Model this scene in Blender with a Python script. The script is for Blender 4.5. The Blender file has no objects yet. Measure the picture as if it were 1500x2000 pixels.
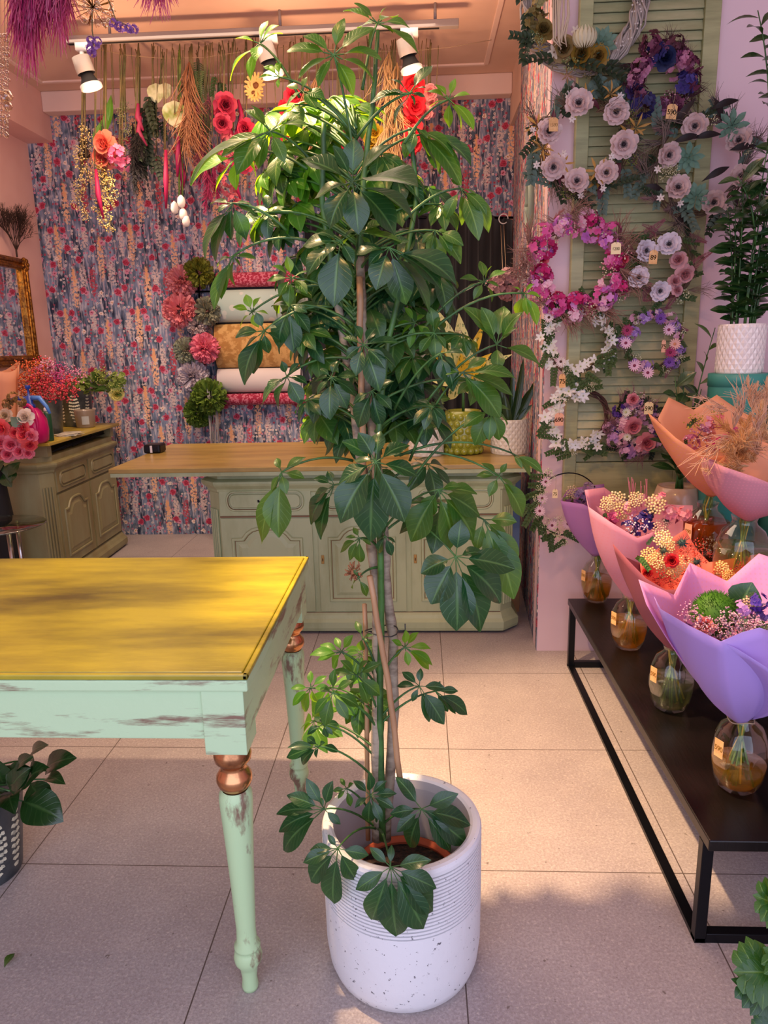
import bpy, math, random
from mathutils import Vector, Matrix, Quaternion
sc = bpy.context.scene
C = sc.collection
rnd = random.Random(7)
PI = math.pi
V = Vector

# ------------------------------------------------------------------ camera
F_PX, PITCH, YAW, ROLL, EYE = 1410.0, .2282, .0521, -.0221, 1.391
_c, _s = math.cos(YAW), math.sin(YAW)
_r0, _f0, _u0 = V((_c, _s, 0)), V((-_s, _c, 0)), V((0, 0, 1))
FW = _f0*math.cos(PITCH) - _u0*math.sin(PITCH)
_u1 = _u0*math.cos(PITCH) + _f0*math.sin(PITCH)
RT = _r0*math.cos(ROLL) + _u1*math.sin(ROLL)
UP = _u1*math.cos(ROLL) - _r0*math.sin(ROLL)
cam = bpy.data.cameras.new('camera'); camo = bpy.data.objects.new('camera', cam); C.objects.link(camo)
cam.sensor_fit = 'HORIZONTAL'; cam.sensor_width = 36; cam.lens = F_PX/1500*36; cam.clip_start = .05
camo.matrix_world = Matrix(((RT.x, UP.x, -FW.x, 0), (RT.y, UP.y, -FW.y, 0), (RT.z, UP.z, -FW.z, EYE), (0, 0, 0, 1)))
sc.camera = camo
sc.cycles.transparent_max_bounces = 24 if hasattr(sc, 'cycles') else 8

# ------------------------------------------------------------------ light and exposure
sc.view_settings.view_transform = 'Standard'; sc.view_settings.look = 'None'
sc.view_settings.gamma = 1; sc.view_settings.exposure = 0.0
def lin(h, k=1.0):
    h = h.lstrip('#'); o = []
    for i in (0, 2, 4):
        v = int(h[i:i+2], 16)/255
        o.append((v/12.92 if v <= .04045 else ((v+.055)/1.055)**2.4)*k)
    return (*o, 1.0)
w = bpy.data.worlds.new('daylight'); sc.world = w; w.use_nodes = True
w.node_tree.nodes['Background'].inputs[0].default_value = lin('#e9e4f4')
w.node_tree.nodes['Background'].inputs[1].default_value = .85
def lamp(name, kind, loc, aim, power, col, **k):
    l = bpy.data.lights.new(name, kind); o = bpy.data.objects.new(name, l); C.objects.link(o)
    o.location = loc; o.rotation_euler = (V(aim)-V(loc)).to_track_quat('-Z', 'Y').to_euler()
    l.energy = power; l.color = lin(col)[:3]
    for a, b in k.items(): setattr(l, a, b)
    return o
WARM = '#ffc07a'
lamp('shop_window_daylight', 'AREA', (.1, -1.05, 1.55), (.1, 3, .9), 82, '#d6dcff', shape='RECTANGLE', size=4.4, size_y=2.7)
lamp('front_ceiling_spot_light', 'SPOT', (-.74, 1.6, 3.0), (.5, 2.0, 0), 700, '#ffd2a0', spot_size=.72, spot_blend=.75, shadow_soft_size=.035)
lamp('front_ceiling_spot_light', 'SPOT', (-.76, 1.6, 3.0), (-.75, 1.72, 0), 210, '#ffd8a8', spot_size=.78, spot_blend=.8, shadow_soft_size=.035)
lamp('front_ceiling_spot_light', 'SPOT', (-.75, .35, 2.95), (-.1, 1.45, 1.75), 80, '#ffc274', spot_size=.62, spot_blend=.6, shadow_soft_size=.03)
lamp('front_ceiling_spot_light', 'SPOT', (.15, .9, 3.0), (1.05, 2.2, .8), 60, '#ffb890', spot_size=1.2, spot_blend=.8, shadow_soft_size=.05)
lamp('added_ceiling_fill', 'AREA', (-1.0, 3.4, 2.98), (-1.0, 3.4, 0), 40, '#ffe2c8', shape='RECTANGLE', size=2.2, size_y=1.6)  # added fill light without a fixture, helps brighten the left wall
for _x in (-1.62, -.72, .03):
    lamp('track_bulb', 'POINT', (_x, 4.05, 2.62), (_x, 4.05, 0), 9, '#ffc294', shadow_soft_size=.05)
    lamp('track_beam', 'SPOT', (_x, 4.07, 2.6), (_x+.1, 5.0, .9), 40 if _x < 0 else 22, '#ffe2c6', spot_size=1.5, spot_blend=.8, shadow_soft_size=.05)

# ------------------------------------------------------------------ materials
MATS = {}
def _n(t, kind, **k):
    n = t.nodes.new(kind)
    for a, b in k.items(): setattr(n, a, b)
    return n
def mat(name, col='#888888', rough=.5, metal=0, coat=0, alpha=1, trans=0, emit=None, es=0, col2=None, ns=20, nd=3, lo=.4, hi=.6,
        stretch=(1, 1, 1), bump=0, bs=60, sheen=0, spec=.5, bstretch=(1, 1, 1), kind='noise', sub=0):
    if name in MATS: return MATS[name]
    m = bpy.data.materials.new(name); m.use_nodes = True; t = m.node_tree; L = t.links
    p = t.nodes['Principled BSDF']
    p.inputs['Base Color'].default_value = lin(col); p.inputs['Roughness'].default_value = rough
    p.inputs['Metallic'].default_value = metal; p.inputs['Coat Weight'].default_value = coat
    p.inputs['Coat Roughness'].default_value = .15; p.inputs['Specular IOR Level'].default_value = spec
    if sheen: p.inputs['Sheen Weight'].default_value = sheen
    if sub: p.inputs['Subsurface Weight'].default_value = sub; p.inputs['Subsurface Scale'].default_value = .02
    if emit: p.inputs['Emission Color'].default_value = lin(emit); p.inputs['Emission Strength'].default_value = es
    if col2 or bump: co = _n(t, 'ShaderNodeTexCoord')
    if col2:
        mp = _n(t, 'ShaderNodeMapping'); mp.inputs['Scale'].default_value = stretch; L.new(co.outputs['Object'], mp.inputs[0])
        if kind == 'noise':
            nz = _n(t, 'ShaderNodeTexNoise'); nz.inputs['Scale'].default_value = ns; nz.inputs['Detail'].default_value = nd; nz.inputs['Roughness'].default_value = .65
            out = nz.outputs[0]
        else:
            nz = _n(t, 'ShaderNodeTexVoronoi'); nz.inputs['Scale'].default_value = ns; out = nz.outputs[0]
        L.new(mp.outputs[0], nz.inputs['Vector'])
        r = _n(t, 'ShaderNodeMapRange'); r.inputs[1].default_value = lo; r.inputs[2].default_value = hi; L.new(out, r.inputs[0])
        mx = _n(t, 'ShaderNodeMix', data_type='RGBA'); L.new(r.outputs[0], mx.inputs[0])
        mx.inputs[6].default_value = lin(col); mx.inputs[7].default_value = lin(col2); L.new(mx.outputs[2], p.inputs['Base Color'])
        m['mix'] = mx.name
    if bump:
        mp = _n(t, 'ShaderNodeMapping'); mp.inputs['Scale'].default_value = bstretch; L.new(co.outputs['Object'], mp.inputs[0])
        nz = _n(t, 'ShaderNodeTexNoise'); nz.inputs['Scale'].default_value = bs; nz.inputs['Detail'].default_value = 4
        L.new(mp.outputs[0], nz.inputs['Vector'])
        b = _n(t, 'ShaderNodeBump'); b.inputs['Strength'].default_value = bump; b.inputs['Distance'].default_value = .01
        L.new(nz.outputs[0], b.inputs['Height']); L.new(b.outputs[0], p.inputs['Normal'])
    if trans:   # thin translucent sheet (leaf, petal, paper)
        tr = _n(t, 'ShaderNodeBsdfTranslucent'); ms = _n(t, 'ShaderNodeMixShader'); ms.inputs[0].default_value = trans
        o = t.nodes['Material Output']; L.new(p.outputs[0], ms.inputs[1]); L.new(tr.outputs[0], ms.inputs[2]); L.new(ms.outputs[0], o.inputs[0])
        if col2: L.new(mx.outputs[2], tr.inputs[0])
        else: tr.inputs[0].default_value = lin(col)
        m['translucent'] = tr.name
    MATS[name] = m; return m
def leafmat(name, top, light, glow, rough=.32, coat=.25, vein=.5, trans=.28):
    """glossy leaf: paler midrib and side veins from the leaf's own UV (u across, v along)"""
    if name in MATS: return MATS[name]
    m = bpy.data.materials.new(name); m.use_nodes = True; t = m.node_tree; L = t.links; p = t.nodes['Principled BSDF']
    p.inputs['Roughness'].default_value = rough; p.inputs['Coat Weight'].default_value = coat; p.inputs['Coat Roughness'].default_value = .22
    uv = _n(t, 'ShaderNodeUVMap'); sp = _n(t, 'ShaderNodeSeparateXYZ'); L.new(uv.outputs[0], sp.inputs[0])
    a = _n(t, 'ShaderNodeMath', operation='SUBTRACT'); L.new(sp.outputs[0], a.inputs[0]); a.inputs[1].default_value = .5
    b = _n(t, 'ShaderNodeMath', operation='ABSOLUTE'); L.new(a.outputs[0], b.inputs[0])
    r = _n(t, 'ShaderNodeMapRange'); r.inputs[1].default_value = .015; r.inputs[2].default_value = .06; r.inputs[3].default_value = 1; r.inputs[4].default_value = 0; L.new(b.outputs[0], r.inputs[0])
    # side veins
    c = _n(t, 'ShaderNodeMath', operation='MULTIPLY_ADD'); L.new(b.outputs[0], c.inputs[0]); c.inputs[1].default_value = -.5; L.new(sp.outputs[1], c.inputs[2])
    d = _n(t, 'ShaderNodeMath', operation='MULTIPLY'); L.new(c.outputs[0], d.inputs[0]); d.inputs[1].default_value = 50
    e = _n(t, 'ShaderNodeMath', operation='SINE'); L.new(d.outputs[0], e.inputs[0])
    f = _n(t, 'ShaderNodeMapRange'); f.inputs[1].default_value = .8; f.inputs[2].default_value = 1; f.inputs[4].default_value = .35; L.new(e.outputs[0], f.inputs[0])
    g = _n(t, 'ShaderNodeMath', operation='MAXIMUM'); L.new(r.outputs[0], g.inputs[0]); L.new(f.outputs[0], g.inputs[1])
    h = _n(t, 'ShaderNodeMath', operation='MULTIPLY'); L.new(g.outputs[0], h.inputs[0]); h.inputs[1].default_value = vein
    co = _n(t, 'ShaderNodeTexCoord'); nz = _n(t, 'ShaderNodeTexNoise'); nz.inputs['Scale'].default_value = 9; L.new(co.outputs['Object'], nz.inputs['Vector'])
    m0 = _n(t, 'ShaderNodeMix', data_type='RGBA'); L.new(nz.outputs[0], m0.inputs[0]); m0.inputs[6].default_value = lin(top, .75); m0.inputs[7].default_value = lin(top, 1.4)
    mx = _n(t, 'ShaderNodeMix', data_type='RGBA'); L.new(h.outputs[0], mx.inputs[0]); L.new(m0.outputs[2], mx.inputs[6]); mx.inputs[7].default_value = lin(light)
    L.new(mx.outputs[2], p.inputs['Base Color'])
    bu = _n(t, 'ShaderNodeBump'); bu.inputs['Strength'].default_value = .35; bu.inputs['Distance'].default_value = .002; L.new(g.outputs[0], bu.inputs['Height']); bu.invert = True; L.new(bu.outputs[0], p.inputs['Normal'])
    tr = _n(t, 'ShaderNodeBsdfTranslucent'); tr.inputs[0].default_value = lin(glow); ms = _n(t, 'ShaderNodeMixShader'); ms.inputs[0].default_value = trans
    L.new(p.outputs[0], ms.inputs[1]); L.new(tr.outputs[0], ms.inputs[2]); L.new(ms.outputs[0], t.nodes['Material Output'].inputs[0])
    MATS[name] = m; return m
def glassmat(name, tint, gloss=.12, rough=.02):
    """thin glass: tinted see-through with a fresnel reflection"""
    if name in MATS: return MATS[name]
    m = bpy.data.materials.new(name); m.use_nodes = True; t = m.node_tree; L = t.links
    for n in list(t.nodes):
        if n.type == 'BSDF_PRINCIPLED': t.nodes.remove(n)
    a = _n(t, 'ShaderNodeBsdfTransparent'); a.inputs[0].default_value = lin(tint)
    b = _n(t, 'ShaderNodeBsdfGlossy'); b.inputs[0].default_value = (1, 1, 1, 1); b.inputs['Roughness'].default_value = rough
    lw = _n(t, 'ShaderNodeLayerWeight'); lw.inputs[0].default_value = .35
    mr = _n(t, 'ShaderNodeMapRange'); mr.inputs[3].default_value = gloss*.35; mr.inputs[4].default_value = .75; L.new(lw.outputs['Facing'], mr.inputs[0])
    pw = _n(t, 'ShaderNodeMath', operation='POWER'); L.new(mr.outputs[0], pw.inputs[0]); pw.inputs[1].default_value = 1.5
    ms = _n(t, 'ShaderNodeMixShader'); L.new(pw.outputs[0], ms.inputs[0]); L.new(a.outputs[0], ms.inputs[1]); L.new(b.outputs[0], ms.inputs[2])
    L.new(ms.outputs[0], t.nodes['Material Output'].inputs[0])
    MATS[name] = m; return m

# ------------------------------------------------------------------ geometry helpers
def P(px, py, Y=None, Z=None, X=None):
    """point of the room seen at a photograph pixel, at a known depth, height or side plane"""
    d = FW*F_PX + RT*(px-750) - UP*(py-1000)
    if Z is not None: t = (Z-EYE)/d.z
    elif Y is not None: t = Y/d.y
    else: t = X/d.x
    return V((0, 0, EYE)) + d*t
def pxm(p): return (p-V((0, 0, EYE))).dot(FW)/F_PX          # metres that one pixel spans at p
def basis(n, up=V((0, 0, 1))):
    n = n.normalized(); a = up.cross(n)
    if a.length < 1e-3: a = V((1, 0, 0)).cross(n)
    a.normalize(); return a, n.cross(a), n
class MB:
    def __init__(s): s.v = []; s.f = []; s.mi = []; s.uv = []; s.k = 0
    def vert(s, p, uv=(0, 0)): s.v.append((p[0], p[1], p[2])); s.uv.append(uv); return len(s.v)-1
    def face(s, *i): s.f.append(tuple(i)); s.mi.append(s.k)
    def grid(s, rows, uvs=None, closed=False):
        n = len(rows[0]); b = len(s.v)
        for j, r in enumerate(rows):
            for i, p in enumerate(r): s.vert(p, uvs[j][i] if uvs else (i/max(1, n-1), j/max(1, len(rows)-1)))
        for j in range(len(rows)-1):
            for i in range(n if closed else n-1):
                k = (i+1) % n
                s.face(b+j*n+i, b+j*n+k, b+(j+1)*n+k, b+(j+1)*n+i)
        return b
    def box(s, lo, hi, M=None):
        x0, y0, z0 = lo; x1, y1, z1 = hi
        c = [V(q) for q in ((x0, y0, z0), (x1, y0, z0), (x1, y1, z0), (x0, y1, z0), (x0, y0, z1), (x1, y0, z1), (x1, y1, z1), (x0, y1, z1))]
        if M: c = [M @ q for q in c]
        b = len(s.v)
        for q in c: s.vert(q)
        for f in ((0, 3, 2, 1), (4, 5, 6, 7), (0, 1, 5, 4), (1, 2, 6, 5), (2, 3, 7, 6), (3, 0, 4, 7)): s.face(*[b+i for i in f])
    def tube(s, pts, r, n=6, caps=True):
        pts = [V(p) for p in pts]; m = len(pts)
        if not hasattr(r, '__len__'): r = [r]*m
        b = len(s.v); a0 = None
        for i, p in enumerate(pts):
            d = (pts[min(i+1, m-1)]-pts[max(i-1, 0)])
            if d.length < 1e-9: d = V((0, 0, 1))
            d.normalize()
            if a0 is None: a0 = basis(d)[0]
            a = a0-d*a0.dot(d)
            a = a.normalized() if a.length > 1e-4 else basis(d)[0]
            a0 = a; c = d.cross(a)
            for k in range(n):
                t = 2*PI*k/n; s.vert(p+(a*math.cos(t)+c*math.sin(t))*r[i], (k/n, i/max(1, m-1)))
        for i in range(m-1):
            for k in range(n):
                s.face(b+i*n+k, b+i*n+(k+1) % n, b+(i+1)*n+(k+1) % n, b+(i+1)*n+k)
        if caps: s.face(*[b+k for k in range(n)][::-1]); s.face(*[b+(m-1)*n+k for k in range(n)])
    def lathe(s, prof, c=(0, 0, 0), n=32, M=None, flute=None):
        c = V(c); rows = []
        for r, z in prof:
            row = []
            for k in range(n):
                t = 2*PI*k/n; q = r
                if flute: q = flute(r, z, t)
                p = V((q*math.cos(t), q*math.sin(t), z)); row.append((M @ p if M else p)+c)
            rows.append(row)
        b = len(s.v)
        for j, row in enumerate(rows):
            for k, p in enumerate(row): s.vert(p, (k/n, j/max(1, len(rows)-1)))
        for j in range(len(rows)-1):
            for k in range(n): s.face(b+j*n+k, b+j*n+(k+1) % n, b+(j+1)*n+(k+1) % n, b+(j+1)*n+k)
        if prof[0][0] > 1e-6 and prof[0][0] < 1: s.face(*[b+k for k in range(n)][::-1])
        return b
    def ball(s, c, r, n=8, m=6, sq=(1, 1, 1)):
        c = V(c); b = len(s.v)
        for j in range(1, m):
            th = PI*j/m
            for k in range(n):
                t = 2*PI*k/n; s.vert(c+V((math.sin(th)*math.cos(t)*sq[0], math.sin(th)*math.sin(t)*sq[1], math.cos(th)*sq[2]))*r)
        a = s.vert(c+V((0, 0, r*sq[2]))); z = s.vert(c-V((0, 0, r*sq[2])))
        for j in range(m-2):
            for k in range(n): s.face(b+j*n+k, b+(j+1)*n+k, b+(j+1)*n+(k+1) % n, b+j*n+(k+1) % n)
        for k in range(n): s.face(a, b+k, b+(k+1) % n); s.face(z, b+(m-2)*n+(k+1) % n, b+(m-2)*n+k)
    def leaf(s, base, tip, nrm, w, arch=.1, fold=.2, wide=.55, segs=6, wave=0, blunt=1.0, sharp=1.0):
        base, tip, nrm = V(base), V(tip), V(nrm); d = tip-base; L = d.length
        if L < 1e-6: return
        d /= L; sd = d.cross(nrm)
        if sd.length < 1e-3: sd = d.cross(V((.3, .5, .8)))
        sd.normalize(); n = sd.cross(d); ph = (base.x*91+base.z*57) % 6.28
        rows, uvs = [], []
        for i in range(segs+1):
            t = i/segs
            wd = w*(math.sin(PI*min(1, t**(math.log(.5)/math.log(wide))))**blunt)*.5 if 0 < t < 1 else w*.02
            q = base+d*(L*t)+n*(arch*L*(4*t*(1-t)))
            row, u = [], []
            for a in (-1, -.5, 0, .5, 1):
                z = fold*abs(a)*wd + (wave*w*math.sin(t*9+ph+a*2)*abs(a) if wave else 0)
                row.append(q+sd*(a*wd)+n*z); u.append((a*.5+.5, t))
            rows.append(row); uvs.append(u)
        s.grid(rows, uvs)
    def petal(s, c, d, n, L, w, cup=.25, ruff=.0, segs=4, ph=0, tipw=.8):
        """petal from c along d, opening towards n; cup lifts the tip, ruff waves the rim"""
        sd = d.cross(n).normalized(); rows = []
        for i in range(segs+1):
            t = i/segs; wd = w*.5*(.25+.75*math.sin(PI*.5*min(1, t*1.6)))*(1-(1-tipw)*t) if i < segs else w*.5*tipw*.72
            row = []
            for a in (-1, -.4, .4, 1):
                z = cup*L*t*t + abs(a)*wd*.25 + ruff*L*math.sin(a*4+ph*3+t*4)*t
                q = c+d*(L*(t-.06*a*a*t))+sd*(a*wd)+n*z; row.append(q)
            rows.append(row)
        s.grid(rows)
    def build(s, name, mats, parent=None, smooth=True, solid=0, bevel=0):
        me = bpy.data.meshes.new(name); me.from_pydata(s.v, [], s.f)
        if not isinstance(mats, (list, tuple)): mats = [mats]
        for m in mats: me.materials.append(MATS[m] if isinstance(m, str) else m)
        if len(mats) > 1: me.polygons.foreach_set('material_index', s.mi)
        uvl = me.uv_layers.new(name='UVMap'); li = [0]*len(me.loops); me.loops.foreach_get('vertex_index', li)
        fl = []
        for i in li: fl += s.uv[i]
        uvl.data.foreach_set('uv', fl)
        if smooth: me.polygons.foreach_set('use_smooth', [True]*len(me.polygons))
        o = bpy.data.objects.new(name, me); C.objects.link(o)
        if parent: o.parent = parent; o.location = -wl(parent)
        if bevel:
            b = o.modifiers.new('bevel', 'BEVEL'); b.width = bevel; b.segments = 2; b.limit_method = 'ANGLE'
        if solid:
            b = o.modifiers.new('thick', 'SOLIDIFY'); b.thickness = solid
        return o
def wl(o):
    p = V(o.location)
    return p+wl(o.parent) if o.parent else p
def thing(name, label, cat, loc=(0, 0, 0), group=None):
    o = bpy.data.objects.new(name, None); o.empty_display_size = .05; C.objects.link(o); o.location = loc
    return tag(o, label, cat, group)
def tag(o, label=None, cat=None, group=None, kind=None):
    if label: o['label'] = label
    if cat: o['category'] = cat
    if group: o['group'] = group
    if kind: o['kind'] = kind
    return o
def struct(o): o['kind'] = 'structure'; return o
def put(proto, name, parent, pos, nrm=V((0, 0, 1)), size=1, spin=0, mats=None):
    """a copy of a prototype part (mesh shared), facing nrm, at world point pos"""
    o = bpy.data.objects.new(name, proto); C.objects.link(o)
    if parent: o.parent = parent
    a, b, n = basis(V(nrm)); R = Matrix((a, b, n)).transposed() @ Matrix.Rotation(spin, 3, 'Z')
    o.rotation_mode = 'QUATERNION'; o.rotation_quaternion = R.to_quaternion()
    o.location = V(pos)-(wl(parent) if parent else V((0, 0, 0))); o.scale = (size,)*3
    return o
def proto(mb, name, mats, smooth=True):
    o = mb.build(name, mats, smooth=smooth); me = o.data; bpy.data.objects.remove(o); return me
def U(a, b): return rnd.uniform(a, b)
def rv(k=1): return V((U(-k, k), U(-k, k), U(-k, k)))
def bez(a, b, c, n=8): return [a*(1-t)**2+b*2*t*(1-t)+c*t*t for t in [i/n for i in range(n+1)]]
# ------------------------------------------------------------------ structure materials
def wallpaper():
    m = bpy.data.materials.new('floral_wallpaper'); m.use_nodes = True; t = m.node_tree; L = t.links; p = t.nodes['Principled BSDF']
    p.inputs['Roughness'].default_value = .75
    geo = _n(t, 'ShaderNodeNewGeometry'); sx = _n(t, 'ShaderNodeSeparateXYZ'); L.new(geo.outputs['Position'], sx.inputs[0])
    def M(op, a, b=None, c=None):
        n = _n(t, 'ShaderNodeMath', operation=op)
        for i, q in enumerate((a, b, c)):
            if q is None: continue
            if isinstance(q, (int, float)): n.inputs[i].default_value = q
            else: L.new(q, n.inputs[i])
        return n.outputs[0]
    def rng(x, a, b, c=0, d=1):
        n = _n(t, 'ShaderNodeMapRange'); L.new(x, n.inputs[0])
        for i, q in enumerate((a, b, c, d)): n.inputs[i+1].default_value = q
        return n.outputs[0]
    def mix(f, a, b):
        n = _n(t, 'ShaderNodeMix', data_type='RGBA')
        for i, q in ((0, f), (6, a), (7, b)):
            if isinstance(q, (tuple, float, int)): n.inputs[i].default_value = q
            else: L.new(q, n.inputs[i])
        return n.outputs[2]
    W, Hh = .53, .565
    def comb(a, b, c=0.0):
        n = _n(t, 'ShaderNodeCombineXYZ')
        for i, q in enumerate((a, b, c)):
            if isinstance(q, float): n.inputs[i].default_value = q
            else: L.new(q, n.inputs[i])
        return n.outputs[0]
    u0 = M('SUBTRACT', sx.outputs[0], sx.outputs[1])
    k = M('FLOOR', M('DIVIDE', u0, W)); u = M('SUBTRACT', u0, M('MULTIPLY', k, W))
    kv = M('FLOOR', M('DIVIDE', sx.outputs[2], Hh)); v = M('SUBTRACT', sx.outputs[2], M('MULTIPLY', kv, Hh))
    uv = comb(u, v); full = comb(u0, sx.outputs[2])
    def sc_(vec, x, y):
        n = _n(t, 'ShaderNodeMapping'); n.inputs['Scale'].default_value = (x, y, 1); L.new(vec, n.inputs[0]); return n.outputs[0]
    def noise(vec, s, d=3):
        n = _n(t, 'ShaderNodeTexNoise', noise_dimensions='2D'); n.inputs['Scale'].default_value = s; n.inputs['Detail'].default_value = d; L.new(vec, n.inputs['Vector']); return n.outputs[0]
    def vor(vec, s, rand=1, dim='2D'):
        n = _n(t, 'ShaderNodeTexVoronoi', voronoi_dimensions=dim); n.inputs['Scale'].default_value = s; n.inputs['Randomness'].default_value = rand; L.new(vec, n.inputs['Vector'])
        s2 = _n(t, 'ShaderNodeSeparateColor'); L.new(n.outputs['Color'], s2.inputs[0]); return n.outputs['Distance'], s2.outputs[0], s2.outputs[1]
    # painterly uneven edges: nudge the lookup by a fine noise
    wn = _n(t, 'ShaderNodeTexNoise', noise_dimensions='2D'); wn.inputs['Scale'].default_value = 60; L.new(full, wn.inputs['Vector'])
    wv = _n(t, 'ShaderNodeVectorMath', operation='MULTIPLY_ADD'); L.new(wn.outputs['Color'], wv.inputs[0]); wv.inputs[1].default_value = (.03, .02, 0); L.new(uv, wv.inputs[2])
    wv2 = _n(t, 'ShaderNodeVectorMath', operation='SUBTRACT'); L.new(wv.outputs[0], wv2.inputs[0]); wv2.inputs[1].default_value = (.015, .010, 0); uw = wv2.outputs[0]
    st = noise(sc_(full, 24, 5.0), 1, 4); st2 = noise(sc_(full, 70, 12), 1, 3)
    base = mix(rng(st, .36, .62), lin('#1e2940'), lin('#7d8aa2'))
    base = mix(rng(st2, .5, .68, 0, .9), base, lin('#c4bdc4'))
    base = mix(rng(noise(full, 11, 2), .56, .68, 0, .6), base, lin('#274a58'))
    base = mix(rng(noise(sc_(full, 60, 9), 1.3, 2), .62, .7, 0, .6), base, lin('#b9979e'))
    def near(pts, kx=1.0, ky=1.0):
        src = sc_(uw, kx, ky) if (kx, ky) != (1.0, 1.0) else uw; out = None
        for a, b in pts:
            for du in (0, W) if a < .05 else ((0, -W) if a > W-.05 else (0,)):
                n = _n(t, 'ShaderNodeVectorMath', operation='DISTANCE'); L.new(src, n.inputs[0]); n.inputs[1].default_value = ((a+du)*kx, b*ky, 0)
                out = n.outputs['Value'] if out is None else M('MINIMUM', out, n.outputs['Value'])
        return out
    # small blossoms scattered everywhere
    d, c1, c2 = vor(full, 40)
    col = mix(rng(c1, .35, .37), lin('#c98fa2'), lin('#d9cdc6')); col = mix(rng(c1, .75, .77), col, lin('#a84a5c')); col = mix(rng(d, .12, .08), col, lin('#7a2c40'))
    base = mix(M('MULTIPLY', rng(d, .36, .28), rng(c2, .50, .52)), base, col)
    fd, f1, f2 = vor(sc_(uw, 1, .8), 68, .7); flo = rng(fd, .55, .38)
    # foxglove and lupin spires
    for pts, colA, ky in ((((.19, .12), (.10, .42), (.40, .33)), '#efb98e', .16), (((.30, .48), (.47, .24), (.03, .44), (.255, .20)), '#d8c0b6', .26), (((.33, .17), ), '#b8404f', .2)):
        dd = near(pts, 1.0, ky); body = M('MULTIPLY', rng(dd, .028, .018), flo); base = mix(body, base, lin(colA))
        if ky == .16: base = mix(rng(near([(a, b+.10) for a, b in pts], 1.0, .2), .011, .009), base, lin('#e9a878'))
    # pink and cream cups with a dark eye
    for pts, c_o, c_i, rad in ((((.05, .24), (.27, .10), (.29, .53), (.16, .49), (.42, .44), (.49, .33), (.11, .05)), '#d48ea2', '#a0344e', .019), (((.38, .10), (.22, .40), (.45, .03), (.08, .34), (.36, .52)), '#ecd6cb', '#c8905a', .015)):
        dd = near(pts); base = mix(rng(dd, rad, rad*.85), base, mix(rng(dd, rad*.25, rad*.42), lin(c_i), lin(c_o)))
    # large roses
    dist = M('ADD', near(((.06, .53), (.145, .53), (.165, .41), (.05, .30), (.24, .33), (.245, .12), (.50, .10), (.47, .46), (.345, .40), (.02, .13))), M('MULTIPLY', M('SUBTRACT', noise(full, 90, 1), .5), .006))
    rose = mix(rng(dist, .0, .009), lin('#5f0d26'), lin('#b93450')); rose = mix(rng(dist, .011, .014), rose, lin('#9c1a38')); rose = mix(rng(dist, .016, .021), rose, lin('#d26680'))
    base = mix(rng(dist, .0255, .022), base, rose)
    L.new(base, p.inputs['Base Color']); MATS['wallpaper'] = m
wallpaper()
def tiles():
    m = bpy.data.materials.new('floor_tiles'); m.use_nodes = True; t = m.node_tree; L = t.links; p = t.nodes['Principled BSDF']
    p.inputs['Roughness'].default_value = .5; p.inputs['Specular IOR Level'].default_value = .35
    co = _n(t, 'ShaderNodeTexCoord')
    def nz(s, d=4):
        n = _n(t, 'ShaderNodeTexNoise'); n.inputs['Scale'].default_value = s; n.inputs['Detail'].default_value = d; n.inputs['Roughness'].default_value = .7; L.new(co.outputs['Object'], n.inputs['Vector']); return n.outputs[0]
    def rng(x, a, b, c=0, d=1):
        n = _n(t, 'ShaderNodeMapRange'); L.new(x, n.inputs[0])
        for i, q in enumerate((a, b, c, d)): n.inputs[i+1].default_value = q
        return n.outputs[0]
    def mix(f, a, b):
        n = _n(t, 'ShaderNodeMix', data_type='RGBA')
        for i, q in ((0, f), (6, a), (7, b)):
            if isinstance(q, (tuple, float, int)): n.inputs[i].default_value = q
            else: L.new(q, n.inputs[i])
        return n.outputs[2]
    c = mix(rng(nz(3.0), .35, .65), lin('#a69c9c'), lin('#b8aeac'))
    c = mix(rng(nz(160, 2), .35, .65, 0, .55), c, lin('#857a74')); c = mix(rng(nz(120, 3), .54, .70, 0, .6), c, lin('#d2c8be'))
    c = mix(rng(nz(38, 2), .70, .74, 0, .8), c, lin('#6b5f58'))
    br = _n(t, 'ShaderNodeTexBrick', offset=0, squash=1); mp = _n(t, 'ShaderNodeMapping'); mp.inputs['Location'].default_value = (1.111, -1.691+1.8, 0); L.new(co.outputs['Object'], mp.inputs[0])
    L.new(mp.outputs[0], br.inputs['Vector']); br.inputs['Scale'].default_value = 1; br.inputs['Brick Width'].default_value = .6; br.inputs['Row Height'].default_value = .6; br.inputs['Mortar Size'].default_value = .0018; br.inputs['Mortar Smooth'].default_value = .2
    L.new(mix(br.outputs['Fac'], c, lin('#5b4f49')), p.inputs['Base Color'])
    b = _n(t, 'ShaderNodeBump'); b.inputs['Strength'].default_value = .25; b.inputs['Distance'].default_value = .004; L.new(nz(120, 3), b.inputs['Height']); L.new(b.outputs[0], p.inputs['Normal'])
    MATS['tiles'] = m
tiles()
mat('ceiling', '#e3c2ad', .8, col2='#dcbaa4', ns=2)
mat('cove', '#ecd0c0', .7)
mat('pink_wall', '#f0c4b8', .75, col2='#e8b8ac', ns=1.5)
mat('lilac_wall', '#dfc4c8', .7, col2='#d8bac0', ns=1.5)
def painted(name, c1, c2, ns=6, stretch=(1, 1, 1), lo=.5, hi=.62, rough=.45, **k): return mat(name, c1, rough, col2=c2, ns=ns, stretch=stretch, lo=lo, hi=hi, nd=6, **k)
painted('sage', '#a9b48c', '#858c62', 5, (1, 1, .3), .45, .8)
painted('sage_dark', '#8b8c5e', '#6c6b44', 6, (1, 1, 5), .4, .8)
painted('sage_left', '#92906a', '#7b6d43', 5, (1, 1, .25), .35, .75)
mat('groove', '#5d5a3c', .6)
mat('groove_brown', '#77593c', .6)
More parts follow.
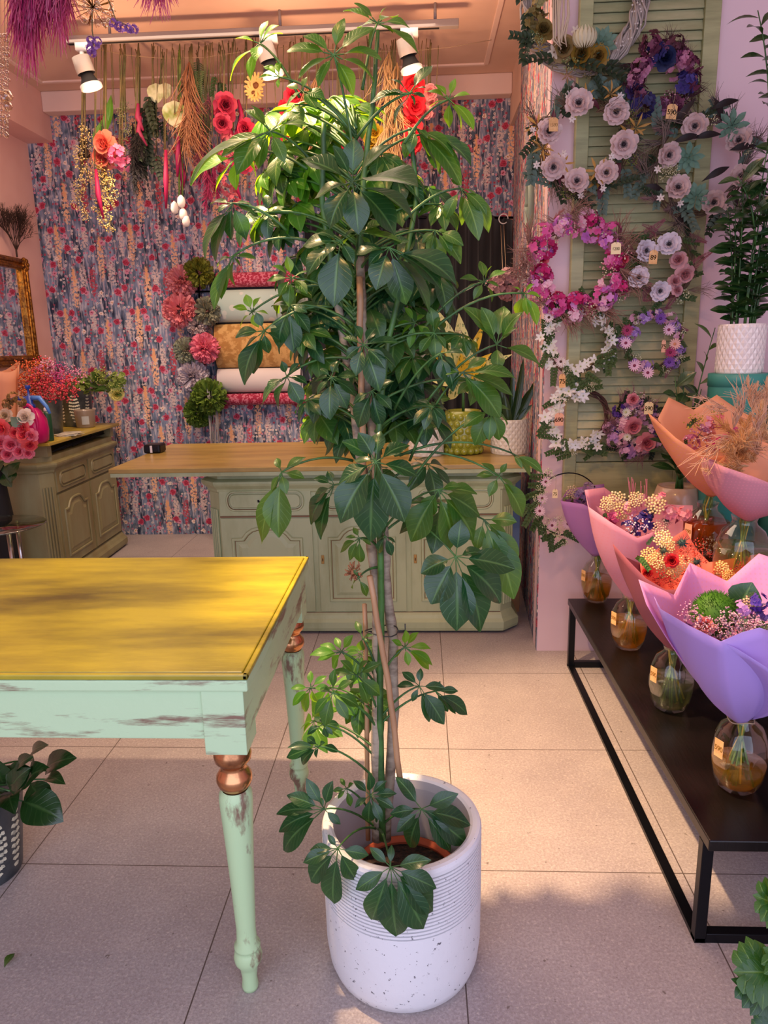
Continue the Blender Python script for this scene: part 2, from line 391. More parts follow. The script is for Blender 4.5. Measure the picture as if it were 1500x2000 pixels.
painted('mint', '#b4d2a8', '#7c6150', 5, (.8, 1, 6), .54, .65, .42, bump=.1, bs=40)
painted('mint_leg', '#b2d2a2', '#7c6552', 15, (1.3, 1.3, .45), .54, .64, .42)
painted('table_yellow', '#a99b22', '#4c4410', 2.6, (.5, 1.9, 1), .38, .70, .34, coat=.25, bump=.05, bs=70, bstretch=(.3, 4, 1))  # dark streaks; the blotches put the plant's mottled shade into the colour
painted('counter_top', '#a98f4c', '#7d6532', 4, (.6, 4, 1), .4, .75, .35, coat=.2)
painted('cabinet_top', '#bfa83c', '#84702c', 4, (3, .6, 1), .4, .75, .35, coat=.2)
painted('copper', '#cf9566', '#7c5238', 14, (1, 1, 1), .45, .7, .24, metal=.95)
painted('shutter_green', '#a8a878', '#7c7f56', 3, (.7, 1, 7), .42, .75, .5)
painted('shutter_slat', '#b4b288', '#8f9168', 4, (.7, 1, 3), .35, .65, .45)
mat('black_wood', '#0d0a09', .33, coat=.08, spec=.35, col2='#191312', ns=10, lo=.4, hi=.8, bump=.08, bs=30, bstretch=(4, .6, 1))
mat('black_metal', '#14151a', .35, metal=.6)
mat('dark', '#0b0a0c', .8)
mat('white_plastic', '#d8d4d0', .4)
mat('grey_rail', '#8f8781', .45)
mat('gold', '#b57a2c', .32, metal=.8, col2='#6f431a', ns=30, bump=.5, bs=70)

# ------------------------------------------------------------------ room
M = MB(); M.box((-2.9, -1.2, -.05), (2.6, 5.5, 0)); struct(M.build('floor', 'tiles', smooth=False))
M = MB(); M.box((-2.68, 5.3, 0), (.75, 5.42, 3.08)); struct(M.build('wall_back', 'wallpaper', smooth=False))
M = MB(); M.box((-2.8, -1.2, 0), (-2.68, 5.42, 3.08)); struct(M.build('wall_left', 'pink_wall', smooth=False))
M = MB(); M.grid([[(.525, 3.13, 0), (.65, 5.3, 0)], [(.525, 3.13, 3.08), (.65, 5.3, 3.08)]]); M.grid([[(.65, 3.135, 0), (.525, 3.13, 0)], [(.65, 3.135, 3.08), (.525, 3.13, 3.08)]])
o = struct(M.build('wall_return', 'wallpaper', smooth=False))
M = MB(); M.box((.528, 3.125, 0), (2.6, 3.24, 3.08)); struct(M.build('wall_front', 'lilac_wall', smooth=False))
M = MB(); M.box((2.48, -1.2, 0), (2.6, 3.13, 3.08)); struct(M.build('wall_right', 'lilac_wall', smooth=False))
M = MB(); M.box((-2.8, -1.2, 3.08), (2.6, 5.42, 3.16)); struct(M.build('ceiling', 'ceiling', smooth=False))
M = MB(); M.box((-2.5, 5.2, 2.955), (.62, 5.3, 3.08)); struct(M.build('trim_1', 'cove', smooth=False, bevel=.008))
M = MB(); M.box((-2.68, -1.2, 2.79), (-2.5, 5.3, 3.08)); struct(M.build('trim_2', 'pink_wall', smooth=False))
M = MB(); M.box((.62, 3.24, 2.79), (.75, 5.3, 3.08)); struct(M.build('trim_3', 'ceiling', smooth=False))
M = MB()
for a, b in (((-2.42, 5.02), (.43, 5.05)), ((.42, 1.0), (.45, 5.03)), ((-2.42, 1.0), (-2.39, 5.03))): M.box((a[0], a[1], 3.07), (b[0], b[1], 3.085))
struct(M.build('trim_4', 'cove', smooth=False, bevel=.004))

# ------------------------------------------------------------------ cabinet pieces
def raised_panel(M, x0, x1, z0, z1, y, arch=.0, k=(0, 1), n=14, out=.012, inset=.012):
    """moulded panel on a front facing -Y: a groove line, then a raised field; arch>0 gives the cathedral top"""
    def outline(dx):
        a, b, lo, hi = x0+dx, x1-dx, z0+dx, z1-dx; pts = [(a, lo), (b, lo)]
        if arch:
            mid = (a+b)/2; w = (b-a)/2
            for i in range(n+1):
                t = 1-2*i/n; x = mid+w*t
                s = max(0, 1-(abs(t)/.72)**2) if abs(t) < .72 else 0
                z = hi-arch + arch*math.sin(PI/2*s) if s > 0 else hi-arch-.0
                pts.append((x, z))
        else: pts += [(b, hi), (a, hi)]
        return pts
    rings = [(0, 0), (.004, -.008), (.012, -.008), (.016, -.002), (.022, .004), (.026, .004), (.05, -.006)]
    prev = None
    for q, (dx, dy) in enumerate(rings):
        pts = [(x, y+dy, z) for x, z in outline(dx)]; b = len(M.v)
        for p in pts: M.vert(p)
        if prev is not None:
            M.k = k[1] if q in (4, 5) else k[0]
            m = len(pts)
            for i in range(m): M.face(prev+i, prev+(i+1) % m, b+(i+1) % m, b+i)
        prev = b
    M.k = k[0]; M.face(*[prev+i for i in range(len(pts))])
def drawer_front(M, x0, x1, z0, z1, y, k=(0, 1), round_=False):
    pts = []; rr = (z1-z0)/2
    def outline(dx):
        r = max(.004, rr*.85-dx) ; a, b, lo, hi = x0+dx, x1-dx, z0+dx, z1-dx; o = []
        r = min(r, (hi-lo)/2-.001)
        for cx, cz, s in ((b-r, lo+r, -PI/2), (b-r, hi-r, 0), (a+r, hi-r, PI/2), (a+r, lo+r, PI)):
            for i in range(5): o.append((cx+r*math.cos(s+i*PI/8), cz+r*math.sin(s+i*PI/8)))
        return o
    prev = None
    for q, (dx, dy) in enumerate([(0, 0), (.004, -.007), (.01, -.007), (.013, .003), (.017, .003), (.022, -.006)]):
        o = [(x, y+dy, z) for x, z in outline(dx)]; b = len(M.v)
        for p in o: M.vert(p)
        if prev is not None:
            M.k = k[1] if q in (3, 4) else k[0]
            for i in range(20): M.face(prev+i, prev+(i+1) % 20, b+(i+1) % 20, b+i)
        prev = b
    M.k = k[0]; M.face(*[prev+i for i in range(20)])
def cabinet(root, x0, x1, y0, y1, ztop, cols, paint, dr_z, door_z, groove, keyholes=(), xf=None, slot=False, handle=()):
    """front at y0 facing -Y, split in columns; chamfered fluted corners, plinth and crown mouldings"""
    def fin(M, name, mats, par=root, **k):
        if xf: M.v = [tuple(xf @ V(p)) for p in M.v]
        return M.build(name, mats, par, smooth=False, **k)
    ch = .06
    def ring(e, z): return [(x0-e, y1, z), (x0-e, y0+ch-e*.4, z), (x0+ch-e*.4, y0-e, z), (x1-ch+e*.4, y0-e, z), (x1+e, y0+ch-e*.4, z), (x1+e, y1, z)]
    def loft(M, prof):
        prev = None
        for e, z in prof:
            b = len(M.v)
            for p in ring(e, z): M.vert(p)
            if prev is not None:
                for i in range(6): M.face(prev+i, prev+(i+1) % 6, b+(i+1) % 6, b+i)
            prev = b
        M.face(*[prev+i for i in range(6)])
    M = MB(); loft(M, [(0, .09), (0, ztop-.10)])
    # flutes on the chamfered corners
    for sx, s in ((x0, 1), (x1, -1)):
        for i in range(4):
            t = .2+.2*i; px = sx+s*ch*t; py = y0+ch*(1-t)
            M.k = 0; M.tube([(px-s*.004, py-.004, .14), (px-s*.004, py-.004, ztop-.2)], .0055, 6)
    M.k = 1
    zs = [door_z[0]-.012, door_z[1]+.006, ztop-.2+.05]
    M.box((x0+ch, y0-.003, door_z[1]+.004), (x1-ch, y0+.005, door_z[1]+.012)); M.box((x0+ch, y0-.003, door_z[0]-.014), (x1-ch, y0+.005, door_z[0]-.006))
    M.k = 0
    fin(M, 'body', [paint, groove])
    M = MB(); loft(M, [(0, ztop-.12), (.008, ztop-.112), (.010, ztop-.10), (.03, ztop-.08), (.034, ztop-.07), (.034, ztop-.06), (.02, ztop-.055), (.0, ztop-.05), (0, ztop-.02)]); fin(M, 'crown_moulding', paint)
    M = MB(); loft(M, [(.03, .015), (.034, .03), (.034, .06), (.02, .075), (.012, .09), (0, .105)]); fin(M, 'plinth', paint)
    for (a, b) in cols:
        M = MB(); M.box((a+.004, y0-.008, dr_z[0]), (b-.004, y0+.002, dr_z[1])); drawer_front(M, a+.035, b-.035, dr_z[0]+.02, dr_z[1]-.02, y0-.009)
        d = fin(M, 'drawer', [paint, groove])
        M = MB(); M.box((a+.004, y0-.008, door_z[0]), (b-.004, y0+.002, door_z[1])); raised_panel(M, a+.05, b-.05, door_z[0]+.05, door_z[1]-.04, y0-.009, arch=.055)
        if xf: pass
        e = fin(M, 'door', [paint, groove])
        if (a, b) in keyholes:
            K = MB(); xx = a+.022; zz = (door_z[0]+door_z[1])/2+.03
            K.box((xx-.007, y0-.012, zz-.022), (xx+.007, y0-.008, zz+.022)); fin(K, 'keyhole_plate', 'brass', e, bevel=.003)
            K = MB(); K.box((xx-.0018, y0-.0135, zz-.008), (xx+.0018, y0-.011, zz+.006)); fin(K, 'keyhole', 'dark', e)
        if (a, b) in handle:
            K = MB(); xc = (a+b)/2; zc = (dr_z[0]+dr_z[1])/2; pts = [(xc-.03+.06*i/8, y0-.018-.008*math.sin(PI*i/8), zc-.004*math.sin(PI*i/8)) for i in range(9)]
            K.tube(pts, [.002, .003, .004, .003, .004, .003, .004, .003, .002], 6); K.box((xc-.034, y0-.018, zc-.006), (xc-.026, y0-.008, zc+.006)); K.box((xc+.026, y0-.018, zc-.006), (xc+.034, y0-.008, zc+.006))
            fin(K, 'handle', 'black_metal', d)
mat('brass', '#a3824a', .4, metal=.7)

# counter across the back of the shop
cnt = thing('shop_counter', 'long sage green distressed counter with drawers and arched doors behind the tall plant', 'counter', (-.3, 3.6, 0))
cols = [(-.97, -.52), (-.50, -.07), (-.05, .38)]
cabinet(cnt, -1.03, .445, 3.36, 3.86, .83, cols, 'sage', (.60, .745), (.11, .585), 'groove_brown', keyholes=cols[1:], handle=cols[:1])
M = MB(); M.box((-1.03, 3.38, .8), (.44, 3.86, .826)); M.build('top_rail', 'sage', cnt, smooth=False)
M = MB(); M.box((-1.45, 3.25, .83), (.51, 4.12, .853)); M.build('worktop', 'counter_top', cnt, smooth=False, bevel=.004)
M = MB(); M.box((-1.445, 3.256, .812), (.505, 4.11, .8305)); M.build('worktop_edge', 'sage', cnt, smooth=False)
M = MB(); M.box((-1.02, 3.87, 0), (.42, 3.9, .81)); M.build('back_panel', 'sage', cnt, smooth=False)
for x in (-.95, .36):
    M = MB(); M.lathe([(.03, 0), (.035, .01), (.03, .02)], (x, 3.42, 0), 12); M.build('foot', 'sage', cnt)

# cabinet against the left wall; its front faces into the room
cab = thing('sideboard', 'sage and brown distressed sideboard with arched doors standing against the left pink wall', 'cabinet', (-2.4, 4.35, 0))
R90 = Matrix.Translation((-2.16, 4.53, 0)) @ Matrix.Rotation(math.radians(92), 4, 'Z') @ Matrix.Translation((0, 0, 0))
ccols = [(-.45, -.01), (.01, .45)]
cabinet(cab, -.52, .52, 0, .48, .82, ccols, 'sage_left', (.58, .72), (.12, .565), 'groove', xf=R90)
M = MB(); M.box((-.54, -.035, .866), (.54, .49, .886)); M.v = [tuple(R90 @ V(p)) for p in M.v]; M.build('top_board', 'cabinet_top', cab, smooth=False, bevel=.004)
M = MB(); M.box((-.50, .0, .8), (-.45, .46, .866)); M.box((.45, .0, .8), (.50, .46, .866)); M.box((-.50, .40, .8), (.50, .46, .866)); M.v = [tuple(R90 @ V(p)) for p in M.v]; M.build('slot_frame', 'sage_left', cab, smooth=False)
M = MB()
for i in range(9): M.tube([R90 @ V((-.4+.05*i, .03, .812+.004*(i % 3))), R90 @ V((.1+.05*i, .05, .822+.004*(i % 4)))], .006, 5)
tag(M.build('paper_sheaf', 'dark', cab), 'dark rolled papers pushed into the open slot')

# ------------------------------------------------------------------ painted table in front
tb = thing('painted_table', 'mint green distressed table with yellow top and turned legs at left', 'table', (-.9, 1.66, 0))
TX, TY0, TY1, TX0 = -.335, 1.262, 2.058, -1.75
M = MB(); M.box((TX0, TY0+.0115, .765), (TX-.012, TY1-.012, .781)); M.build('tabletop', 'table_yellow', tb, smooth=False, bevel=.003)
M = MB(); M.box((TX0, TY0, .768), (TX, TY0+.0115, .7795)); M.box((TX-.0115, TY0, .768), (TX, TY1, .7795)); M.box((TX0, TY1-.0115, .768), (TX, TY1, .7795)); M.build('top_edging', 'table_yellow', tb, smooth=False, bevel=.003)
M = MB(); M.box((TX0+.002, TY0+.002, .742), (TX-.002, TY1-.002, .767)); M.build('top_rim', 'mint', tb, smooth=False, bevel=.004)
M = MB(); M.box((TX0+.03, TY0+.014, .635), (TX-.08, TY0+.034, .745)); M.box((TX0+.03, TY1-.034, .635), (TX-.08, TY1-.014, .745)); M.box((TX-.034, TY0+.07, .635), (TX-.014, TY1-.07, .745)); M.box((TX0+.03, TY0+.05, .635), (TX0+.05, TY1-.05, .745))
M.build('apron', 'mint', tb, smooth=False, bevel=.002)
leg_prof = [(.012, .0), (.017, .002), (.0185, .01), (.016, .03), (.019, .055), (.021, .062), (.029, .075), (.031, .088), (.028, .103), (.024, .108), (.0285, .112), (.0285, .117), (.022, .128), (.021, .16), (.024, .24), (.028, .34), (.0325, .43), (.035, .475), (.034, .492), (.027, .502)]
cop = [(.027, .500), (.026, .505), (.033, .512), (.037, .523), (.036, .535), (.029, .546), (.025, .553), (.028, .560), (.037, .570), (.039, .582), (.036, .593), (.030, .603)]
for x, y in ((TX-.055, TY0+.05), (TX-.055, TY1-.05), (TX0+.06, TY0+.05), (TX0+.06, TY1-.05)):
    M = MB(); M.lathe(leg_prof, (x, y, 0), 28); l = M.build('leg', 'mint_leg', tb)
    M = MB(); M.box((x-.042, y-.042, .603), (x+.042, y+.042, .745)); M.build('leg_block', 'mint', l, smooth=False, bevel=.002)
    M = MB(); M.lathe(cop, (x, y, 0), 28); tag(M.build('turned_collar', 'copper', l), 'copper painted collar')

# ------------------------------------------------------------------ black bench at right
bn = thing('display_bench', 'low black plank bench on square steel frames holding the front row of vases', 'bench', (.9, 2.2, 0))
M = MB(); M.box((.634, 1.43, .272), (1.08, 3.0, .3)); M.build('plank', 'black_wood', bn, smooth=False, bevel=.003)
M = MB(); M.box((.634, 1.46, 0), (.66, 2.97, .012)); M.build('floor_rail', 'black_metal', bn, smooth=False)
for y in (1.46, 2.945):
    M = MB(); M.box((.634, y, 0), (.66, y+.026, .272)); M.box((1.05, y, 0), (1.076, y+.026, .272)); M.box((.66, y, 0), (1.05, y+.026, .026)); M.box((.66, y, .25), (1.05, y+.026, .272))
    M.build('leg_frame', 'black_metal', bn, smooth=False, bevel=.002)
# second, higher tier
b2 = thing('raised_bench', 'higher black plank bench against the lilac wall behind the front row', 'bench', (1.3, 2.3, 0))
M = MB(); M.box((.92, 1.5, .59), (1.5, 3.1, .615)); M.build('plank', 'black_wood', b2, smooth=False, bevel=.003)
for y in (1.53, 3.05):
    M = MB(); M.box((1.1, y, 0), (1.126, y+.026, .59)); M.box((1.45, y, 0), (1.476, y+.026, .59)); M.box((1.126, y, 0), (1.45, y+.026, .026)); M.build('leg_frame', 'black_metal', b2, smooth=False)

# ------------------------------------------------------------------ shutter on the wall
sh = thing('louvred_shutter', 'tall sage green distressed louvred shutter fixed to the lilac wall behind the wreaths', 'shutter', (.88, 3.1, .74))
SX0, SX1, SZ0, SZ1 = .615, 1.135, .72, 2.95
for a, b in ((SX0, SX0+.05), (SX1-.06, SX1)):
    M = MB(); M.box((a, 3.085, SZ0), (b, 3.124, SZ1)); M.build('stile', 'shutter_green', sh, smooth=False, bevel=.003)
for a, b in ((SZ0, SZ0+.16), (SZ1-.1, SZ1)):
    M = MB(); M.box((SX0+.05, 3.088, a), (SX1-.06, 3.12, b)); M.build('rail', 'shutter_green', sh, smooth=False, bevel=.002)
M = MB(); z = SZ0+.18
while z < SZ1-.12:
    M.box((-.205, -.0185, -.003), (.205, .0185, .003), Matrix.Translation(((SX0+SX1)/2-.005, 3.105, z)) @ Matrix.Rotation(math.radians(70), 4, 'X')); z += .0355
M.build('louvres', 'shutter_slat', sh, smooth=False, bevel=.001)
M = MB(); M.box((SX0+.045, 3.121, SZ0+.1), (SX1-.05, 3.1235, SZ1-.05)); M.build('backing', 'groove', sh, smooth=False)
# ------------------------------------------------------------------ the big umbrella plant in its white planter
mat('planter_white', '#dcdde0', .6, col2='#6a686e', ns=90, lo=.65, hi=.685, bump=.12, bs=45)
mat('planter_inner', '#b9b4b4', .7)
mat('planter_groove', '#4c4e55', .7)
mat('terracotta', '#b4522f', .7)
mat('soil', '#3a2418', .95, col2='#120a07', ns=90, lo=.35, hi=.6, bump=1, bs=110)
mat('bark', '#9c8d78', .7, col2='#5b4a3a', ns=14, lo=.45, hi=.7, stretch=(1, 1, 2.5), bump=.4, bs=60)
mat('cane', '#b38a63', .5, col2='#8b6647', ns=10, stretch=(1, 1, .4), lo=.4, hi=.7)
mat('green_stem', '#3f6a2c', .5, col2='#26471d', ns=20)
mat('wire', '#2b2a25', .5)
leafmat('leaf_deep', '#163f22', '#6f9a56', '#5a961e', .34, .2, .4, .2)
leafmat('leaf_mid', '#28541f', '#84a954', '#86b81f', .38, .15, .4, .3)
leafmat('leaf_young', '#3f7a1c', '#97bd55', '#a9d420', .42, .1, .4, .42)
PL = V((-.05, 1.41, 0))
pp = thing('potted_umbrella_plant', 'tall umbrella plant staked with canes in round white ribbed planter on the tiles', 'potted plant', PL)
R = .178; H = .365
prof = [(.10, 0), (.150, .003), (.163, .012), (.171, .035), (R-.002, .08), (R-.001, .205)]
M = MB(); M.lathe(prof, PL, 72); z = .205
rp = [(R-.001, .205)]
for i in range(17):
    a = z+i*.0086; rp += [(R-.001, a+.0008), (R-.005, a+.0012), (R-.005, a+.0038), (R-.001, a+.0042)]
rp += [(R-.001, .355), (R-.004, .363), (R-.010, H), (R-.020, H-.001), (R-.026, .36), (R-.03, .34), (R-.034, .15)]
plant = M.build('planter', 'planter_white', pp)
M = MB()
for j in range(len(rp)-1):
    (r1, z1), (r2, z2) = rp[j], rp[j+1]
    M.k = 1 if abs(r1-(R-.005)) < 1e-6 and abs(r2-(R-.005)) < 1e-6 else 0
    if r1 < R-.021: M.k = 2
    M.lathe([(r1, z1), (r2, z2)], PL, 72); 
M.f = [f for f in M.f if len(f) == 4] ; M.mi = M.mi[:len(M.f)]
# rebuild the material runs after dropping the lathe caps
M2 = MB()
for j in range(len(rp)-1):
    (r1, z1), (r2, z2) = rp[j], rp[j+1]; b = len(M2.v)
    M2.k = 1 if abs(r1-(R-.005)) < 1e-6 and abs(r2-(R-.005)) < 1e-6 else (2 if r1 < R-.021 else 0)
    for (r_, z_) in ((r1, z1), (r2, z2)):
        for k in range(72): M2.vert(PL+V((r_*math.cos(2*PI*k/72), r_*math.sin(2*PI*k/72), z_)))
    for k in range(72): M2.face(b+k, b+(k+1) % 72, b+72+(k+1) % 72, b+72+k)
tag(M2.build('ribbed_collar', ['planter_white', 'planter_groove', 'planter_inner'], plant), 'grooved band and rim of the planter')
M = MB(); M.lathe([(.085, .06), (.115, .215), (.122, .235), (.116, .237), (.11, .225)], PL+V((.005, -.01, 0)), 40); M.build('nursery_pot', 'terracotta', pp)
M = MB(); M.lathe([(.0001, .222), (.05, .226), (.112, .218)], PL+V((.005, -.01, 0)), 30); M.build('soil', 'soil', pp)
def wp(px, py, dy=0): return P(px, py, Y=PL.y+dy)
def trunk(name, pts, r0, r1, m, knots=0):
    ps = [wp(*p) for p in pts]; out = []
    for i in range(len(ps)-1):
        for j in range(5): out.append(ps[i].lerp(ps[i+1], j/5)+rv(.0012))
    out.append(ps[-1]); n = len(out); rr = [r0+(r1-r0)*i/(n-1) for i in range(n)]
    if knots:
        rr = [r*(1.16 if i % knots == 0 else 1) for i, r in enumerate(rr)]
    M = MB(); M.tube(out, rr, 10); return M.build(name, m, pp)
base = wp(738, 1600)
trunk('trunk', [(738, 1640, 0), (735, 1480, 0), (738, 1300, .01), (735, 1150, .01), (720, 1010, .02), (705, 900, .02), (690, 780, .03), (668, 640, .03), (655, 570, .03)], .0115, .008, 'bark', 6)
trunk('trunk', [(655, 570, .03), (645, 500, .02), (628, 380, .02), (633, 240, .0)], .007, .005, 'green_stem')
trunk('trunk', [(752, 1640, .02), (768, 1420, .03), (768, 1250, .03), (755, 1160, .02), (750, 1050, .0), (735, 900, 0), (715, 760, 0), (706, 600, 0), (703, 500, -.02)], .0115, .008, 'bark', 6)
trunk('trunk', [(703, 500, -.02), (706, 420, -.01), (712, 330, .0), (730, 180, 0), (738, 60, .02)], .007, .0035, 'green_stem')
trunk('trunk', [(748, 1640, -.01), (742, 1400, .0), (745, 1200, .0), (742, 1060, -.02), (737, 920, -.04), (742, 800, -.03), (760, 660, -.01), (790, 520, .01), (815, 380, .03), (800, 250, .03)], .008, .004, 'green_stem')
trunk('cane', [(781, 1520, -.03), (758, 1330, -.03), (722, 1125, -.05)], .0065, .006, 'cane')
trunk('cane', [(719, 1640, .03), (716, 1400, .03), (712, 1180, .03)], .0055, .005, 'cane')
trunk('cane', [(712, 1030, .0), (706, 760, -.02), (702, 540, -.03)], .0065, .006, 'cane')
M = MB(); c = wp(745, 1232, 0)
M.tube([c+V((.05*math.cos(a)*.7, .028*math.sin(a), .004*math.sin(a*2))) for a in [i*2*PI/14 for i in range(15)]]+[c+V((.05, -.01, .005)), c+V((.05, -.012, .02))], .0014, 5); M.build('tie_wire', 'wire', pp)
M = MB()
for i in range(46):
    q = wp(691, 1117, -.03); d = rv(1).normalized(); d.z *= 1.1; e = q+d*U(.013, .019)
    M.tube([q+d*.006, e, e+V((0, 0, .003))+rv(.003)], .0013, 4)
M.ball(wp(691, 1117, -.03), .008)
tag(M.build('dried_flower_head', mat('dried_brown', '#9a6440', .8), pp), 'dry brown seed head')
AX = [(738, 1640), (738, 1300), (740, 1060), (728, 900), (708, 760), (690, 600), (700, 470), (690, 330), (700, 200), (735, 90)]
def axis_at(py):
    for (x0, y0), (x1, y1) in zip(AX, AX[1:]):
        if y1 <= py <= y0: return x0+(x1-x0)*(y0-py)/(y0-y1)
    return AX[-1][0] if py < AX[-1][1] else AX[0][0]
nwh = 0
def whorl(px, py, r, dy=0, tips=None, face=None, n=8, droop=.5, m='leaf_mid', a0=None, arc=2*PI, wid=.40, stalk=None, drop=60, into=None):
    """one compound leaf: stalk from the stem, n leaflets round the hub"""
    global nwh
    c = wp(px, py, dy); k = pxm(c); M = into or MB(); wid *= (1.2 if py < 1130 and r > 55 else .98) if tips else 1.15
    sx, sy = stalk if stalk else (axis_at(min(1600, py+drop)), min(1620, py+drop))
    s = wp(sx, sy, .0); mid = (c+s)/2+V((0, 0, (c-s).length*.22))
    pts = bez(s, mid, c, 8); M.k = 1; M.tube(pts, [.003-.0012*i/8 for i in range(9)], 5); M.k = 0
    L = []
    if tips:
        for t in tips:
            dy2 = t[2] if len(t) > 2 else U(-.02, .03)
            tp = P(t[0], t[1], Y=c.y+dy2); L.append(tp)
        out = (c-V((PL.x, PL.y, c.z))); nf = V((out.x*.8, -.75+out.y*.5, .65)).normalized()
    else:
        out = (c-V((PL.x+.0, PL.y+.1, c.z))); nf = (V(face) if face else V((out.x*3.2, -.45+out.y*2, .75))).normalized()
        a, b, _ = basis(nf); st = a0 if a0 is not None else U(0, 6.28)
        for i in range(n):
            an = st+arc*i/n+U(-.1, .1); d = a*math.cos(an)+b*math.sin(an); ln = r*k*U(.78, 1.08)
            d = (d*(1-.25*droop)-nf*droop*.45+V((0, 0, -droop*.75))).normalized(); L.append(c+d*ln)
    for tp in L:
        d = tp-c; ln = d.length
        if ln < 1e-4: continue
        dn = d.normalized(); b0 = c+d*(.22 if tips else .14)+nf*ln*.04
        nn = (nf*.9+V((0, 0, .45))+rv(.28)); nn = nn-dn*nn.dot(dn); nn.normalize()
        M.k = 1; M.tube([c, b0], .0011, 4, False); M.k = 0
        M.leaf(b0, tp, nn, min(.07, ln*wid*U(.9, 1.15)), arch=U(.04, .12), fold=U(.12, .3), wide=.49, segs=9, wave=.03, blunt=.95)
    if into: return
    nwh += 1
    return M.build('compound_leaf', [m, 'green_stem'], pp)
D, Mi, Y_ = 'leaf_deep', 'leaf_mid', 'leaf_young'
# crown, top to bottom: every hub where the photo shows one, leaflet tips where they can be read
whorl(737, 45, 60, .02, [(670, 22), (692, 6), (755, 14), (700, 60, .04), (722, 92), (800, 55), (817, 105), (768, 66), (775, 35, .05)], m=Mi, drop=130)
whorl(652, 107, 90, -.05, [(673, 36), (592, 70), (560, 101), (583, 153), (622, 170), (690, 188), (731, 162), (745, 118), (730, 55)], m=Mi, wid=.38, drop=200)
whorl(507, 85, 55, .02, [(524, 40), (545, 50), (552, 66), (460, 75), (450, 158), (490, 158), (500, 120, -.03)], m=Y_, stalk=(585, 190))
whorl(590, 178, 60, -.03, [(560, 208), (575, 190), (618, 214), (635, 195), (560, 168), (600, 150)], m=Mi, drop=90)
whorl(528, 256, 95, -.06, [(462, 342), (431, 308), (505, 331), (556, 318), (600, 245), (590, 220), (490, 205), (372, 360, -.02), (478, 215)], m=Mi, stalk=(620, 330))
whorl(545, 150, 55, 0, [(500, 155), (515, 130), (545, 120), (560, 155), (543, 172)], m=Y_, drop=110)
whorl(877, 194, 55, .03, [(890, 153), (918, 185), (925, 255), (900, 255), (878, 250), (838, 210), (830, 180), (850, 165)], m=Y_, stalk=(790, 280))
whorl(800, 182, 70, -.03, [(845, 128), (832, 172), (745, 190), (720, 205), (770, 250), (810, 205), (830, 190), (758, 155)], m=D, drop=90)
whorl(689, 355, 130, -.13, [(644, 448), (772, 461), (611, 392), (810, 438), (692, 270), (768, 281), (586, 312), (650, 285), (815, 365, -.15), (700, 458)], m=D, wid=.42, drop=110)
whorl(813, 250, 85, .02, [(900, 362), (860, 340), (800, 300), (840, 305), (885, 305), (790, 310), (835, 270)], m=Mi, drop=90)
whorl(835, 262, 60, .06, [(905, 300), (920, 325), (880, 350), (850, 330), (860, 262)], m=D, drop=90)
whorl(454, 397, 75, -.02, [(400, 505), (420, 510), (452, 470), (480, 465), (500, 420), (410, 400), (425, 415), (492, 400)], m=D, stalk=(560, 450), wid=.38)
whorl(470, 300, 80, .03, [(372, 362), (420, 290), (420, 375), (462, 372), (500, 345), (510, 300)], m=Y_, stalk=(600, 330))
whorl(455, 500, 80, 0, [(418, 605), (432, 585), (460, 560), (425, 520), (470, 520), (500, 505)], m=Mi, stalk=(600, 470), wid=.3)
whorl(665, 471, 95, -.12, [(652, 600), (600, 540), (590, 480), (690, 515), (620, 455), (700, 450), (635, 500)], m=D, wid=.42, drop=90)
whorl(700, 455, 80, -.09, [(750, 455), (790, 475), (725, 490), (760, 440), (670, 480)], m=Mi, drop=80)
whorl(525, 415, 60, .02, [(525, 470), (500, 455), (545, 458), (490, 415), (560, 405), (520, 380)], m=D, drop=60)
whorl(760, 483, 110, -.10, [(735, 567), (793, 595), (838, 612), (862, 568), (893, 560), (720, 520), (800, 470), (690, 500)], m=D, wid=.42, drop=60)
whorl(850, 450, 60, -.02, [(840, 500), (858, 520), (880, 500), (900, 515), (905, 480), (825, 475), (875, 455)], m=Mi, drop=60)
whorl(900, 368, 80, .02, [(954, 455), (935, 470), (902, 440), (870, 430), (950, 420), (880, 350), (930, 380)], m=Mi, stalk=(790, 430), wid=.34)
whorl(860, 400, 60, .05, n=8, m=Mi)
whorl(945, 550, 50, .05, [(898, 545), (905, 572), (937, 510), (960, 520), (975, 560), (960, 590), (925, 585), (990, 530)], m=Mi, stalk=(800, 680))
whorl(1023, 573, 60, .02, [(1000, 560), (1010, 620), (1030, 615), (1048, 635), (1055, 580), (1042, 555)], m=Y_, stalk=(850, 640), wid=.36)
whorl(970, 673, 85, .0, [(905, 600), (940, 600), (985, 598), (1010, 640), (1055, 715), (970, 728, -.03), (940, 640), (1020, 610)], m=Mi, stalk=(830, 790), wid=.38)
whorl(710, 673, 65, -.08, [(668, 660), (676, 700), (695, 735), (741, 765), (752, 720), (772, 718), (780, 670), (690, 635), (735, 640)], m=D, drop=50)
whorl(647, 737, 62, -.05, [(625, 720), (620, 770), (645, 820), (678, 798), (695, 775), (700, 735), (615, 745), (660, 705)], m=D, drop=50)
whorl(727, 763, 58, -.06, [(752, 760), (770, 745), (765, 800), (735, 830), (700, 835), (690, 790), (745, 830)], m=D, drop=50)
whorl(810, 630, 48, 0, [(790, 600), (770, 640), (830, 615), (840, 660), (800, 680), (785, 655)], m=Y_, drop=60)
whorl(848, 650, 62, -.02, [(840, 600), (860, 620), (870, 680), (850, 700), (820, 690), (815, 650)], m=Mi, drop=60)
whorl(860, 690, 58, -.05, [(850, 735), (870, 745), (885, 765), (835, 720), (890, 720), (905, 690)], m=D, stalk=(770, 800))
whorl(903, 727, 90, -.06, [(977, 817), (1003, 775), (1008, 740), (930, 780), (880, 770), (950, 700), (860, 730)], m=Mi, stalk=(800, 900), wid=.4)
